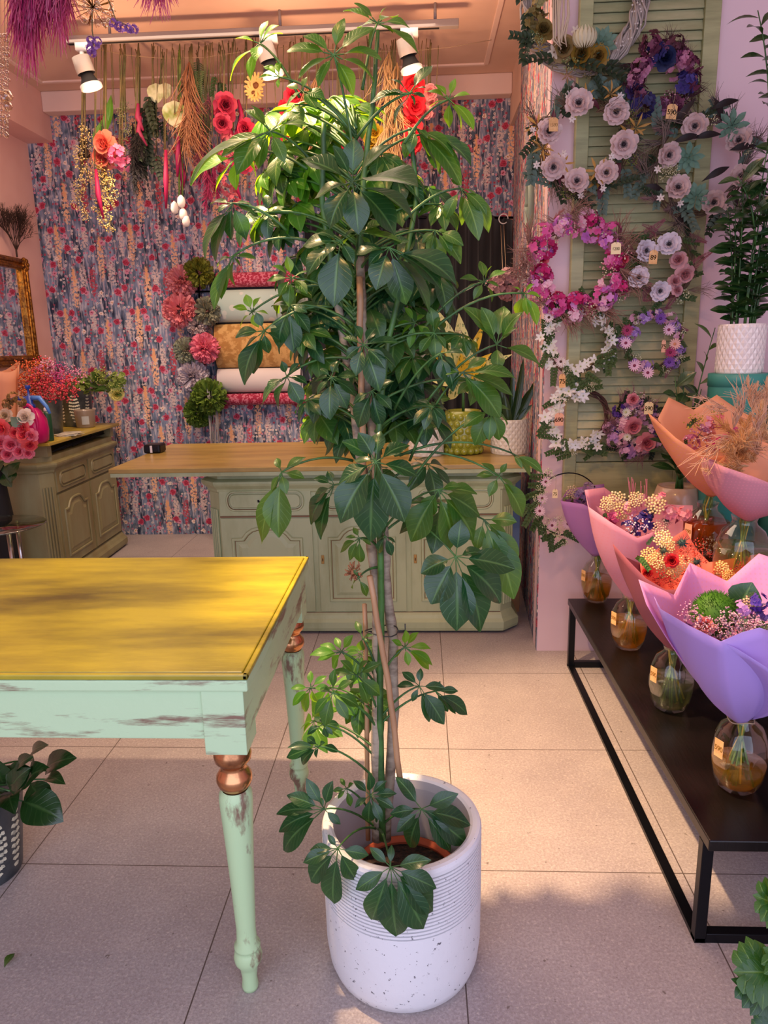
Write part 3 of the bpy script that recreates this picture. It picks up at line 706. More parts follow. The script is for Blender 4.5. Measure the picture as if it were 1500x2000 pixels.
whorl(843, 793, 55, -.05, n=8, m=D)
whorl(960, 800, 80, -.03, [(927, 870), (905, 835), (975, 860), (990, 830), (995, 800), (935, 775), (955, 860)], m=Mi, stalk=(790, 960))
whorl(492, 609, 60, .0, [(470, 640), (455, 600), (480, 575), (510, 580), (525, 615), (505, 640)], m=Y_, stalk=(660, 560))
whorl(570, 543, 62, -.03, [(530, 520), (545, 580), (565, 600), (600, 575), (605, 530), (560, 500), (520, 550)], m=Mi, drop=60)
whorl(516, 646, 85, -.04, [(470, 700), (478, 752), (495, 730), (525, 690), (550, 670), (540, 640), (500, 610), (460, 660)], m=D, stalk=(650, 600), wid=.4)
whorl(566, 597, 85, -.02, [(545, 680), (575, 690), (605, 650), (600, 610), (575, 560), (530, 600)], m=D, drop=40)
whorl(595, 646, 62, 0, n=7, m=Mi)
whorl(560, 735, 60, .02, [(520, 765), (512, 790), (545, 800), (590, 790), (600, 750), (585, 710), (550, 705)], m=D, stalk=(680, 700))
whorl(620, 690, 60, .04, n=8, m=Mi)
whorl(600, 780, 45, .0, n=7, m=D)
FILL = [(620, 330, 70, .06, Y_), (580, 400, 70, .05, Y_), (640, 420, 60, .04, Mi), (740, 330, 60, .06, Y_), (770, 390, 70, .05, Mi), (560, 350, 60, .05, Y_), (700, 230, 60, .05, Y_), (620, 250, 60, .08, Y_),
    (640, 560, 60, .04, D), (720, 560, 60, .06, D), (780, 560, 70, .05, D), (600, 480, 60, .06, Mi), (840, 540, 60, .06, D), (900, 660, 55, .04, Mi), (930, 740, 55, .05, Mi), (820, 470, 55, .06, D), (560, 450, 50, .07, D)]
for (x, y, r, d, m) in FILL: whorl(x+U(-8, 8), y+U(-8, 8), r, d, m=m, n=rnd.choice((7, 8, 9)))
MF = {D: MB(), Mi: MB(), Y_: MB()}
for (x0, x1, y0, y1, n, ms) in ((500, 800, 190, 330, 15, (Y_, Mi)), (470, 850, 330, 450, 20, (Y_, Mi, D)), (540, 850, 450, 600, 20, (D, D, Mi)), (560, 850, 600, 720, 18, (D, Mi)), (580, 860, 700, 820, 16, (D, D, Mi)), (660, 900, 830, 1000, 5, (D,)), (600, 720, 1250, 1420, 5, (Mi, Y_))):
    for i in range(n):
        m = rnd.choice(ms); whorl(U(x0, x1), U(y0, y1), U(58, 92), U(.03, .14), m=m, n=rnd.choice((6, 7, 8)), into=MF[m])
for m, q in MF.items(): tag(q.build('inner_foliage', [m, 'green_stem'], pp), kind='stuff')
# lower tiers
whorl(734, 902, 130, -.12, [(743, 842), (668, 862), (700, 845), (662, 945), (665, 1022), (724, 1058), (790, 1020), (817, 932), (800, 870), (692, 900)], m=D, wid=.44, drop=60)
whorl(550, 922, 60, -.04, [(511, 1062), (545, 1050), (595, 935), (597, 893), (530, 960), (560, 965), (540, 895)], m=Mi, stalk=(690, 900), wid=.34)
whorl(652, 947, 70, -.02, [(610, 985), (608, 1025), (627, 1054), (612, 935), (640, 920)], m=D, drop=20)
whorl(856, 956, 115, -.06, [(803, 1058), (880, 1072), (925, 1056), (937, 1008), (932, 965), (830, 1010), (900, 950)], m=Mi, wid=.42, stalk=(745, 1040))
whorl(974, 929, 60, .02, [(955, 970), (940, 905), (990, 905), (1005, 965), (1020, 1010), (930, 930)], m=Mi, stalk=(770, 890), wid=.34)
whorl(1000, 885, 60, .0, [(1035, 930), (1060, 925), (1020, 915), (975, 850), (1010, 905)], m=Mi, stalk=(780, 890), wid=.26)
whorl(890, 1087, 120, -.08, [(822, 1120), (842, 1180), (892, 1232), (938, 1234), (977, 1178), (1006, 1112), (900, 1015), (945, 1080)], m=D, wid=.46, stalk=(760, 1000))
whorl(945, 1015, 90, -.02, [(1007, 1110), (1003, 1170), (990, 1060), (975, 1110), (1010, 1020), (930, 1075)], m=Mi, wid=.4, stalk=(760, 990))
whorl(702, 1051, 42, -.05, [(665, 1080), (683, 1095), (705, 1098), (675, 1050), (690, 1030), (725, 1065)], m=Mi, drop=20)
whorl(752, 1047, 42, -.05, [(740, 1080), (765, 1085), (772, 1060), (745, 1025), (735, 1060)], m=D, drop=20)
whorl(700, 1128, 35, -.04, [(690, 1150), (716, 1165), (690, 1110)], m=Mi, drop=-20)
for (x, y, r, d, m, t) in [(667, 1273, 48, -.02, Y_, [(620, 1290), (605, 1280), (650, 1305), (655, 1245), (690, 1240), (700, 1265), (690, 1300), (625, 1260)]),
    (791, 1264, 48, .0, Y_, [(765, 1250), (792, 1230), (818, 1235), (842, 1268), (845, 1300), (838, 1308), (798, 1300), (770, 1285)]),
    (607, 1343, 40, -.02, Y_, [(568, 1345), (572, 1378), (595, 1390), (607, 1310), (638, 1320), (645, 1345), (620, 1372)]),
    (696, 1319, 52, -.04, Mi, [(745, 1295), (742, 1358), (718, 1375), (685, 1345), (650, 1310), (665, 1290), (720, 1290)]),
    (650, 1353, 58, -.05, Mi, [(615, 1395), (635, 1418), (680, 1405), (700, 1380), (690, 1330), (655, 1305), (625, 1345)]),
    (819, 1340, 55, .0, D, [(775, 1340), (785, 1312), (822, 1305), (870, 1345), (867, 1415), (838, 1410), (805, 1370)]),
    (850, 1350, 60, .02, D, [(875, 1390), (890, 1395), (913, 1396), (895, 1350), (860, 1330)]),
    (623, 1457, 55, -.04, D, [(560, 1480), (562, 1460), (590, 1492), (618, 1480), (662, 1468), (635, 1450), (600, 1440)]),
    (632, 1414, 50, -.02, D, [(600, 1435), (640, 1440), (662, 1415), (615, 1400), (650, 1435)]),
    (708, 1245, 38, .0, Mi, [(695, 1213), (730, 1240), (705, 1270), (722, 1255)]),
    (633, 1580, 78, -.08, D, [(560, 1553), (540, 1590), (545, 1625), (555, 1662), (598, 1520), (625, 1556), (650, 1525), (665, 1610)]),
    (677, 1540, 34, -.04, Mi, [(665, 1520), (690, 1530), (660, 1560), (685, 1575), (650, 1545)]),
    (723, 1553, 52, -.06, D, [(693, 1578), (720, 1605), (746, 1605), (770, 1580), (755, 1525), (720, 1510), (690, 1525), (775, 1550)]),
    (823, 1580, 92, -.06, D, [(773, 1518, .02), (895, 1550), (918, 1612), (912, 1648), (880, 1662), (802, 1655), (775, 1625), (762, 1590), (860, 1600)]),
    (660, 1657, 88, -.165, D, [(592, 1685), (607, 1722), (652, 1765), (697, 1720), (720, 1670), (640, 1630), (605, 1660)]),
    (763, 1693, 125, -.215, D, [(695, 1738), (727, 1796), (775, 1828), (827, 1814), (845, 1780), (852, 1735), (842, 1680), (722, 1655), (765, 1650)])]:
    whorl(x, y, r, d, t, m=m, drop=70, wid=.38 if r > 80 else .38)
# ------------------------------------------------------------------ flower prototypes (unit radius, facing +Z)
PR = {}
def pmat(col, tr=.3, rough=.6, col2=None): 
    return mat('petal_'+col.strip('#')+(col2 or '').strip('#'), col, rough, trans=tr, **(dict(col2=col2, ns=35, lo=.35, hi=.65) if col2 else {}))
def flower(kind, *cols):
    key = (kind,)+cols
    if key in PR: return PR[key]
    M = MB(); Z = V((0, 0, 1)); ms = [pmat(c) for c in cols]
    def dirs(n, st=0, el=0): return [V((math.cos(st+2*PI*i/n)*math.cos(el), math.sin(st+2*PI*i/n)*math.cos(el), math.sin(el))) for i in range(n)]
    def up(d): return (Z-d*Z.dot(d)).normalized() if abs(d.z) < .99 else V((1, 0, 0))
    if kind == 'anemone':
        for r, (n, el, L) in enumerate(((8, .15, 1), (7, .45, .85), (6, .8, .6))):
            for i, d in enumerate(dirs(n, r*.4, el)): M.petal(d*.08, d, up(d), L*U(.9, 1.05), .75, cup=.2, ruff=.12, ph=i+r, tipw=1)
        M.k = 1; M.ball((0, 0, .28), .13, 8, 6)
        for i in range(16): d = dirs(16, 0, .5)[i]; M.tube([d*.1+Z*.2, d*.32+Z*.25], .018, 3, False)
    elif kind == 'rose':
        for r, (n, el, L, w) in enumerate(((6, .1, 1, .95), (6, .5, .9, .9), (5, .85, .75, .8), (5, 1.15, .6, .6), (3, 1.35, .5, .4))):
            for i, d in enumerate(dirs(n, r*.5, el)): M.k = min(r//2, len(cols)-1); M.petal(d*.06-Z*.1, d, up(d), L, w, cup=-.12 if r == 0 else .25, ruff=.06, ph=i, tipw=1)
    elif kind in ('daisy', 'star'):
        n = 15 if kind == 'daisy' else 6; w = .28 if kind == 'daisy' else .72
        for i, d in enumerate(dirs(n, 0, .18)): M.petal(d*.12, d, up(d), .9*U(.9, 1.05), w, cup=.12, ph=i, segs=3, tipw=.75 if kind == 'daisy' else .4)
        M.k = 1; M.ball((0, 0, .08), .26 if kind == 'daisy' else .13, 8, 5, (1, 1, .6))
    elif kind == 'hydrangea':
        for q in range(16):
            d = rv(1).normalized(); d.z = abs(d.z)*.8; d.normalize(); a, b, n = basis(d); c = d*U(.6, .8); M.k = q % max(1, len(cols))
            for i in range(4):
                e = a*math.cos(i*PI/2+q)+b*math.sin(i*PI/2+q); M.petal(c, e, n, .34, .34, cup=.15, segs=2, tipw=1)
    elif kind == 'berries':
        for q in range(46):
            d = rv(1).normalized(); d.z = abs(d.z)*.9+.1; r = U(.55, 1); M.k = q % (len(cols)-1); M.ball(d*r, U(.05, .09), 5, 4)
            if q % 3 == 0: M.k = len(cols)-1; M.tube([V((0, 0, -.2)), d*r], .014, 3, False)
    elif kind == 'yarrow':
        for q in range(40):
            a = q*2.4; r = (q/40)**.5; M.k = q % len(cols); M.ball((r*math.cos(a), r*math.sin(a), .25*(1-r*r)+U(-.03, .03)), .15, 5, 4)
    elif kind == 'thistle':
        M.ball((0, 0, 0), .4, 8, 6)
        for q in range(60): d = rv(1).normalized(); M.tube([d*.3, d*U(.8, 1.05)], [.05, .008], 3, False)
    elif kind == 'mossball':
        M.ball((0, 0, 0), .86, 16, 10)
        for q in range(1500): d = rv(1).normalized(); M.tube([d*.8, d*U(.9, 1.0)+rv(.02)], [.02, .006], 3, False)
    elif kind == 'pompom':
        for q in range(300):
            d = rv(1).normalized(); a, b, n = basis(d); t = U(0, 6.28); e = a*math.cos(t)+b*math.sin(t)
            M.petal(d*.35, d, e, U(.52, .62), .22, cup=U(-.2, .25), ruff=.12, ph=q, segs=3, tipw=1)
    elif kind == 'succulent':
        for r, (n, el, L) in enumerate(((8, .1, 1), (7, .45, .8), (5, .9, .55), (3, 1.3, .35))):
            for i, d in enumerate(dirs(n, r*.4, el)): M.leaf(d*.05, d*L, up(d), .4*L, arch=-.1, fold=.35, wide=.6, segs=5)
    elif kind == 'sprig':   # leafy twig along +Z? laid along +X, leaves both sides
        M.k = 1; M.tube([V((0, 0, 0)), V((.5, 0, .08)), V((1, .03, 0))], .02, 4); M.k = 0
        for i in range(6):
            t = .08+.165*i
            for s in (-1, 1):
                b = V((t, 0, .05)); M.leaf(b, b+V((.20, s*.24*(1-t*.4), U(-.02, .12))), Z, .17, arch=.1, fold=.3, segs=5, wide=.45)
    elif kind == 'fern':
        M.k = 0
        for i in range(16):
            t = i/16
            for s in (-1, 1): b = V((t, 0, .1*math.sin(PI*t))); M.leaf(b, b+V((.12, s*.30*(1-t*.85), .02)), Z, .05, arch=.05, fold=.1, segs=3)
        M.tube([V((0, 0, 0)), V((.5, 0, .1)), V((1, 0, 0))], .012, 3)
    elif kind == 'wisp':
        for q in range(16):
            s = .25; a = V((0, 0, 0)); c = V((1*U(.7, 1.1), U(-s, s)*1.6, U(-.1, .4))); b = V((.5, U(-s, s), U(.1, .3))); M.k = q % len(cols); M.tube(bez(a, b, c, 5), [.012, .012, .011, .009, .007, .003], 3, False)
    elif kind == 'plume':
        for q in range(110):
            t = U(.1, 1); s = .2*math.sin(PI*t)+.03; M.k = q % len(cols); a = V((t*.8, 0, 0)); M.tube(bez(a, a+V((.1, U(-s, s)*.6, U(-s, s)*.6)), a+V((.25, U(-s, s), U(-s, s))), 3), [.012, .010, .007, .003], 3, False)
    elif kind == 'feather':
        M.leaf((0, 0, 0), (1, .1, .1), (0, 0, 1), .26, arch=.15, fold=.15, segs=8, wave=.06)
    elif kind == 'goldleaf':
        for i in range(6): d = dirs(6, 0, .35)[i]; M.leaf(d*.05, d*U(.7, 1.05), up(d), .17, arch=.1, fold=.5, segs=5)
    elif kind == 'pearl':
        M.ball((0, 0, 0), 1, 10, 7)
    PR[key] = proto(M, kind, ms); return PR[key]
NAMES = {'anemone': 'anemone_flower', 'rose': 'rose_flower', 'daisy': 'daisy_flower', 'star': 'star_flower', 'hydrangea': 'hydrangea_cluster', 'berries': 'berry_spray', 'yarrow': 'yarrow_head', 'thistle': 'thistle_head', 'mossball': 'moss_ball_flower',
         'succulent': 'succulent_rosette', 'sprig': 'leaf_sprig', 'fern': 'fern_sprig', 'wisp': 'dry_grass_wisp', 'plume': 'grass_plume', 'feather': 'feather', 'goldleaf': 'dried_leaf_star', 'pearl': 'bead', 'pompom': 'pompom'}
CAMP = V((0, 0, EYE))
def toCam(p, k=.5, wob=.5): return (V((0, -1, 0))*(1-k)+(CAMP-p).normalized()*k+rv(wob)).normalized()
def fl(root, kind, cols, px, py, size, Y, wob=.35, nrm=None, spin=None, name=None):
    """flower of given pixel radius at a place in the room"""
    p = P(px, py, Y=Y); s = size*pxm(p)*{'hydrangea': 1.2, 'berries': 1.15, 'yarrow': 1.1}.get(kind, 1)
    o = put(flower(kind, *cols), name or NAMES[kind], root, p, nrm or toCam(p, .3, wob), s, U(0, 6.28) if spin is None else spin)
    return o
def along(root, kind, cols, p, d, n, L, name=None):
    """lay a sprig / wisp whose own X axis runs along d, facing n"""
    d = d.normalized(); n = (n-d*n.dot(d)).normalized(); b = n.cross(d); R = Matrix((d, b, n)).transposed()
    o = bpy.data.objects.new(name or NAMES[kind], flower(kind, *cols)); C.objects.link(o); o.parent = root; o.rotation_mode = 'QUATERNION'
    o.rotation_quaternion = R.to_quaternion(); o.location = V(p)-wl(root); o.scale = (L,)*3; return o
mat('tag_kraft', '#e0b277', .7, col2='#d2a065', ns=40)
mat('tag_light', '#ecd8a6', .7)
mat('tag_pink', '#d9a283', .7)
mat('tag_gold_ink', '#9a7226', .35, metal=.5)
mat('string', '#a89073', .8)
def text(s, size, par, p, rt, up, m='tag_gold_ink', ext=.0002, name='price_writing'):
    c = bpy.data.curves.new(name, 'FONT'); c.body = s; c.size = size; c.extrude = ext; c.align_x = 'CENTER'; c.align_y = 'CENTER'; c.space_character = .9; c.offset = size*.012
    tmp = bpy.data.objects.new(name, c); me = bpy.data.meshes.new_from_object(tmp); bpy.data.objects.remove(tmp); bpy.data.curves.remove(c); me.materials.clear(); me.materials.append(MATS[m]); o = bpy.data.objects.new(name, me); C.objects.link(o); o.parent = par
    n = rt.cross(up); o.rotation_mode = 'QUATERNION'; o.rotation_quaternion = Matrix((rt, up, n)).transposed().to_quaternion(); o.location = V(p)-wl(par); return o
def price_tag(root, px, py, w, h, Y, txt, m='tag_kraft', tilt=0, string=30, yaw=0):
    p = P(px, py, Y=Y); k = pxm(p); w, h = w*k/2, h*k/2
    R = Matrix.Rotation(tilt, 3, 'Y') @ Matrix.Rotation(yaw, 3, 'Z'); rt = R @ V((1, 0, 0)); up = R @ V((0, 0, 1)); n = rt.cross(up)*1
    pts = [(-w, -h), (w, -h), (w, h*.72), (w*.45, h), (-w*.45, h), (-w, h*.72)]
    M = MB(); b = len(M.v)
    for s in (0, -.0012):
        for x, z in pts: M.vert(p+rt*x+up*z-n*s)
    M.face(*range(6)); M.face(*[6+i for i in range(6)][::-1])
    for i in range(6): M.face(i, (i+1) % 6, 6+(i+1) % 6, 6+i)
    o = M.build('price_tag', m, root, smooth=False)
    text(txt, h*.95 if len(txt) < 4 else h*.72, o, p+n*.001-up*h*.1, rt, up)
    M = MB(); M.tube([p+up*h*.8+n*.002, p+up*(h+string*k*.5)+rt*.002+n*.004, p+up*(h+string*k)], .0007, 4); M.ball(p+up*h*.8+n*.0015, .0012, 6, 4); M.build('tag_string', 'string', o)
    return o
def ring(root, name, cx, cy, r, Y, m, th=.1, strands=9, a0=0, a1=2*PI, ry=None, wob=.06):
    c = P(cx, cy, Y=Y); k = pxm(c); r *= k; ry = (ry*k if ry else r); M = MB()
    for s in range(strands):
        ph, f, q = U(0, 6.28), rnd.choice((2, 3, 5)), U(.2, 1)
        n = 40; pts = []
        for i in range(n+1):
            a = a0+(a1-a0)*i/n; e = th*q*math.cos(a*f+ph); g = th*q*math.sin(a*f+ph)
            pts.append(c+V((math.cos(a)*r*(1+e), -g*r*.6, math.sin(a)*ry*(1+e))))
        M.tube(pts, .0022 if r < .2 else .0042, 4)
    return M.build(name, m, root)
def wreath(label, cx, cy, r, Y, items, group='flower wreaths on the wall', ringm='twig', cat='wreath', arc=(0, 2*PI), th=.12, rname='twig_ring', ringarc=(0, 2*PI), strands=8):
    """items: (kind, cols, count, size px, radial spread)"""
    c = P(cx, cy, Y=Y); root = thing('flower_wreath', label, cat, c, group)
    if rname: ring(root, rname, cx, cy, r, Y, ringm, th, strands, *ringarc)
    for kind, cols, n, sz, spread in items:
        st = U(0, 6.28); sz *= {'hydrangea': 1.3, 'berries': 1.25, 'sprig': 1.0, 'star': 1.1}.get(kind, 1)
        for i in range(n):
            a = arc[0]+(arc[1]-arc[0])*((i+U(-.3, .3))/max(1, n)) if arc[1]-arc[0] < 6.2 else st+2*PI*(i+U(-.35, .35))/n
            rr = r*(1+U(-spread, spread)); s = sz*U(.8, 1.15)
            px, py = cx+math.cos(a)*rr, cy-math.sin(a)*rr
            p = P(px, py, Y=Y-U(.015, .05)); k = pxm(p)
            if kind in ('sprig', 'fern', 'wisp', 'plume', 'feather'):
                out = V((math.cos(a), 0, math.sin(a))); tan = V((-math.sin(a), 0, math.cos(a)))*rnd.choice((-1, 1))
                d = (out*U(.1, .9)+tan*U(.5, 1)+V((0, U(-.35, 0), 0))); along(root, kind, cols, p, d, V((0, -1, .2))+rv(.4), s*k)
            else: put(flower(kind, *cols), NAMES[kind], root, p-V((0, .01, 0)), toCam(p, .2, .45)+V((math.cos(a), 0, math.sin(a)))*.3, s*k, U(0, 6.28))
    return root
mat('twig', '#6d5844', .8); mat('twig_grey', '#a89a90', .8); mat('twig_cream', '#b9a68c', .8); mat('twig_dark', '#4b2f28', .8)
GR, GRD = ('#3f5a2b', '#4d4a2a'), ('#2b3d27', '#3a3324')
EUC = ('#5d7468', '#54604c')
YW = 3.045
# 1 willow wreath, top
w1 = wreath('large grey willow wreath with a cream protea and brown leaves, topmost on the shutter', 1140, 10, 108, YW, [('sprig', GRD, 10, 62, .15)], ringm='twig_grey', th=.17, strands=46, arc=(PI*.75, PI*1.72))
for (x, y, s, k, cl) in [(1060, 60, 22, 'rose', ('#8f7a3e', '#6e5a2c')), (1042, 35, 20, 'hydrangea', ('#8b7c47', '#6c6338')), (1055, 95, 20, 'goldleaf', ('#9b7f3c',)), (1082, 102, 14, 'star', ('#d8c9b6', '#8b6a4a')), (1100, 95, 24, 'rose', ('#9a8150', '#7a6236')), (1137, 105, 26, 'rose', ('#a4802e', '#7e6228')), (1168, 110, 22, 'rose', ('#a98434', '#87682c')),
                         (1047, 80, 14, 'berries', ('#c4c9a2', '#8da06a', '#566038')), (1110, 130, 18, 'berries', ('#a9b37a', '#7e8a4e', '#566038')), (1078, 128, 16, 'goldleaf', ('#7e7048',)), (1108, 148, 18, 'goldleaf', ('#8d6c46',)), (1155, 135, 16, 'berries', ('#8f8150', '#5c5a3a', '#4c4a30')), (1060, 10, 22, 'hydrangea', ('#8d8a5a', '#a58c55')), (1035, 60, 18, 'sprig', GR), (1175, 85, 32, 'succulent', ('#6e8f7c',)), (1125, 60, 10, 'star', ('#ded2c4', '#a38b6a'))]:
    fl(w1, k, cl, x, y, s, YW-.05)
M = MB(); c = P(1142, 72, Y=YW-.08); k = pxm(c)
for r, n in ((9, 10), (16, 16), (22, 18)):
    for i in range(n):
        a = 2*PI*i/n+r; b = c+V((math.cos(a)*r*k*.5, math.sin(a)*r*k*.4, -20*k)); t = c+V((math.cos(a)*r*k, math.sin(a)*r*k*.8, (26-r*.7)*k)); M.leaf(b, t, V((math.cos(a), math.sin(a), 0)), 9*k, arch=.15, fold=.3, segs=5)
tag(M.build('protea_flower', pmat('#d9d2b0'), w1), 'cream protea bloom')
M = MB()
for i in range(9):
    x = 1083+i*3.4; M.tube([P(x+U(-3, 3), -30, Y=YW-.08), P(x+U(-6, 3), 30, Y=YW-.09), P(x+U(-8, 2), 60+U(0, 25), Y=YW-.09), P(x+U(-10, 14), 80+U(0, 18), Y=YW-.08)], [.004, .004, .0035, .0015], 5)
M.build('hanging_vine', 'twig_cream', w1)
for i in range(26):
    a = U(-.9, .35); p = P(1140+math.cos(a)*108*U(.88, 1.1), 10-math.sin(a)*108*U(.88, 1.1), Y=YW-.045); put(flower('pearl', '#d9d2cc'), 'bead', w1, p, V((0, -1, 0)), .0035)
# 2 purple wreath
w2 = wreath('dark purple and mauve wreath with deep blue petals hanging top right on the shutter', 1295, 150, 56, YW, [('wisp', ('#5b3038', '#4a2230'), 18, 40, .2), ('hydrangea', ('#5e2a44', '#7a3a56'), 10, 17, .15), ('berries', ('#c99aa4', '#7c3e54', '#4c2834'), 8, 15, .25)], ringm='twig_dark')
for (x, y, s, k, cl) in [(1298, 112, 24, 'rose', ('#28305a', '#1f264e')), (1282, 100, 20, 'hydrangea', ('#3a3776', '#312e68')), (1338, 165, 24, 'hydrangea', ('#453a86', '#382f70')), (1255, 205, 26, 'hydrangea', ('#3a3474', '#2a2a5c')), (1240, 178, 18, 'rose', ('#43306a', '#38285a')), (1250, 135, 20, 'hydrangea', ('#b87898', '#c98aa6')), (1240, 155, 18, 'hydrangea', ('#c489a4', '#b0708f')), (1338, 118, 18, 'hydrangea', ('#c07c9c', '#a85f84')),
                         (1315, 145, 14, 'hydrangea', ('#c792a6', '#b77a95')), (1268, 122, 14, 'daisy', ('#8a3a6c', '#5c2448')), (1328, 112, 14, 'daisy', ('#8a3a6c', '#5c2448')), (1295, 208, 16, 'rose', ('#b77a9c', '#a0668a')), (1312, 200, 14, 'hydrangea', ('#6e3a4e', '#7e4a5c')), (1272, 75, 16, 'hydrangea', ('#5c3038', '#6c3c44')), (1320, 85, 16, 'hydrangea', ('#5a2c3a', '#6a3a48'))]:
    fl(w2, k, cl, x, y, s, YW-.05)
price_tag(w2, 1312, 218, 20, 27, YW-.075, '590', tilt=.1)
# 3 white anemones with gilded leaves
AN = ('#e2c8c4', '#2c2026')
w3 = wreath('wreath of pale pink anemones with gilded and burgundy leaves, left of the shutter top', 1138, 285, 82, YW, [('sprig', EUC, 16, 55, .2), ('sprig', GRD, 14, 50, .2), ('wisp', ('#7a6250', '#8f7560'), 16, 62, .2), ('feather', ('#5c2430',), 8, 42, .2), ('goldleaf', ('#b98a3c',), 4, 32, .2)])
for (x, y, s) in [(1130, 203, 27), (1203, 219, 25), (1217, 282, 27), (1184, 338, 23), (1126, 355, 24), (1080, 326, 24), (1070, 258, 25)]: fl(w3, 'anemone', AN, x, y, s, YW-.08, .25)
for (x, y, s) in [(1192, 185, 26), (1165, 335, 30), (1242, 250, 28), (1050, 245, 30), (1100, 320, 24), (1060, 290, 26)]: fl(w3, 'goldleaf', ('#bd914a',), x, y, s, YW-.07)
for (x, y) in [(1109, 185), (1117, 232), (1040, 254), (1100, 300), (1048, 322), (1194, 306), (1177, 368), (1134, 383), (1211, 188)]: fl(w3, 'star', ('#e8dcd6', '#b9a089'), x, y, 8, YW-.085)
for (x, y) in [(1230, 315), (1110, 375), (1230, 230)]: fl(w3, 'berries', ('#8a9a3e', '#6d7c30', '#4e5a2a'), x, y, 14, YW-.07)
price_tag(w3, 1081, 243, 18, 25, YW-.11, '1580', yaw=.1)
# 4 anemone, succulent and feather wreath on the right
w4 = wreath('wreath of pale anemones, green succulents and black feathers overlapping the right shutter edge', 1363, 325, 88, YW-.01, [('wisp', ('#6e5f56', '#a08a7e'), 20, 62, .25), ('plume', ('#8c6a6c', '#a27e7c'), 8, 60, .25), ('sprig', EUC, 12, 52, .2), ('feather', ('#2a1c1c',), 6, 50, .15), ('sprig', GRD, 8, 45, .15)])
for (x, y, s) in [(1357, 247, 25), (1305, 303, 24), (1323, 368, 25), (1393, 395, 24), (1443, 275, 25), (1447, 345, 22)]: fl(w4, 'anemone', ('#d8bcb8', '#2c2026'), x, y, s, YW-.09, .35)
for (x, y, s) in [(1430, 245, 32), (1345, 308, 30), (1360, 385, 30)]: fl(w4, 'succulent', ('#6f9480',), x, y, s, YW-.09, .3)
for (x, y, d) in [(1350, 272, 1), (1385, 215, 1), (1310, 280, 1), (1370, 355, 1), (1478, 285, -1)]:
    p = P(x, y, Y=YW-.1); along(w4, 'feather', ('#1a1214',), p, V((1*d, 0, U(-.2, .5))), V((0, -1, .2)), 55*pxm(p))
for (x, y) in [(1310, 335), (1386, 240), (1455, 290), (1300, 340)]: fl(w4, 'berries', ('#dcd8b4', '#c4c08c', '#5c6a40'), x, y, 14, YW-.09)
for (x, y) in [(1285, 330), (1290, 387), (1328, 397), (1415, 403), (1477, 338)]: fl(w4, 'star', ('#e4d8d0', '#a8988c'), x, y, 8, YW-.1)
# 5 big pink
w5 = wreath('large bright pink hydrangea wreath with straw grasses in the middle of the wall', 1125, 522, 83, YW-.015, [('wisp', ('#b38a78', '#9a7060'), 34, 62, .25), ('hydrangea', ('#e05aa0', '#f08cc0'), 12, 21, .18), ('hydrangea', ('#c77ad0', '#e59ad6'), 9, 19, .2), ('hydrangea', ('#f0b4cc', '#f4d0dc'), 8, 18, .2), ('hydrangea', ('#d02c78', '#b01c60'), 7, 17, .2), ('berries', ('#f0f0c8', '#e8a0a8', '#8a7a50'), 12, 17, .3), ('rose', ('#ef6a78', '#e0485c'), 5, 14, .2), ('plume', ('#d08a84', '#c87068'), 8, 40, .25)])
price_tag(w5, 1203, 485, 19, 22, YW-.1, '1200', 'tag_light')
# 6 white anemone, pink
w6 = wreath('wreath of white anemones and dusty pink flowers with burgundy ferns right of the pink wreath', 1297, 520, 56, YW, [('sprig', GR, 12, 34, .2), ('fern', ('#8a4a58',), 8, 46, .3), ('berries', ('#eef0d0', '#cdd4a0', '#667848'), 7, 13, .2), ('wisp', ('#a08878', '#8c7464'), 8, 42, .3)])
for (x, y, s) in [(1307, 478, 23), (1260, 490, 22), (1248, 543, 21), (1288, 568, 20)]: fl(w6, 'anemone', ('#e6dce4', '#30262c'), x, y, s, YW-.08, .25)
for (x, y, s) in [(1325, 508, 17), (1337, 535, 19), (1318, 550, 14), (1322, 567, 12)]: fl(w6, 'rose', ('#d8a4a8', '#c88a90'), x, y, s, YW-.08)
price_tag(w6, 1276, 502, 16, 26, YW-.1, '89', tilt=.05)
# 7 white star flowers on green
w7 = wreath('leafy green wreath with white star flowers beneath the large pink wreath', 1127, 665, 60, YW-.005, [('sprig', GR, 34, 34, .25), ('star', ('#eef0ea', '#b9c47a'), 34, 11, .25), ('berries', ('#f2f2e0', '#e0e4c0', '#6a8048'), 10, 11, .2)], ringm='twig')
for (x, y) in [(1095, 706), (1072, 620)]: fl(w7, 'daisy', ('#f0e4e2', '#5a3428'), x, y, 11, YW-.07)
price_tag(w7, 1098, 744, 12, 26, YW-.08, '75', tilt=-.05)
# 8 purple daisies
w8 = wreath('small round wreath of purple and pink daisies on the lower shutter', 1273, 668, 50, YW, [('sprig', GR, 18, 24, .2), ('hydrangea', ('#a07cc4', '#b89ad4'), 9, 12, .15), ('hydrangea', ('#d8a4c0', '#e8c4d4'), 8, 11, .15), ('berries', ('#eef0d8', '#d4d8a8', '#667848'), 7, 10, .2), ('fern', ('#84405c',), 5, 24, .25)])
for (x, y, cl) in [(1306, 644, 0), (1222, 670, 0), (1239, 714, 0), (1265, 728, 0), (1309, 688, 1), (1225, 645, 1), (1307, 707, 2), (1290, 622, 2), (1318, 672, 3)]:
    fl(w8, 'daisy', (('#ecc4dc', '#8a2c50'), ('#a83468', '#7c1c44'), ('#7a4aa8', '#5c2c80'), ('#f0c0b4', '#e09a70'))[cl], x, y, 12, YW-.08, .2)
price_tag(w8, 1296, 676, 8, 24, YW-.08, '75', 'tag_pink')
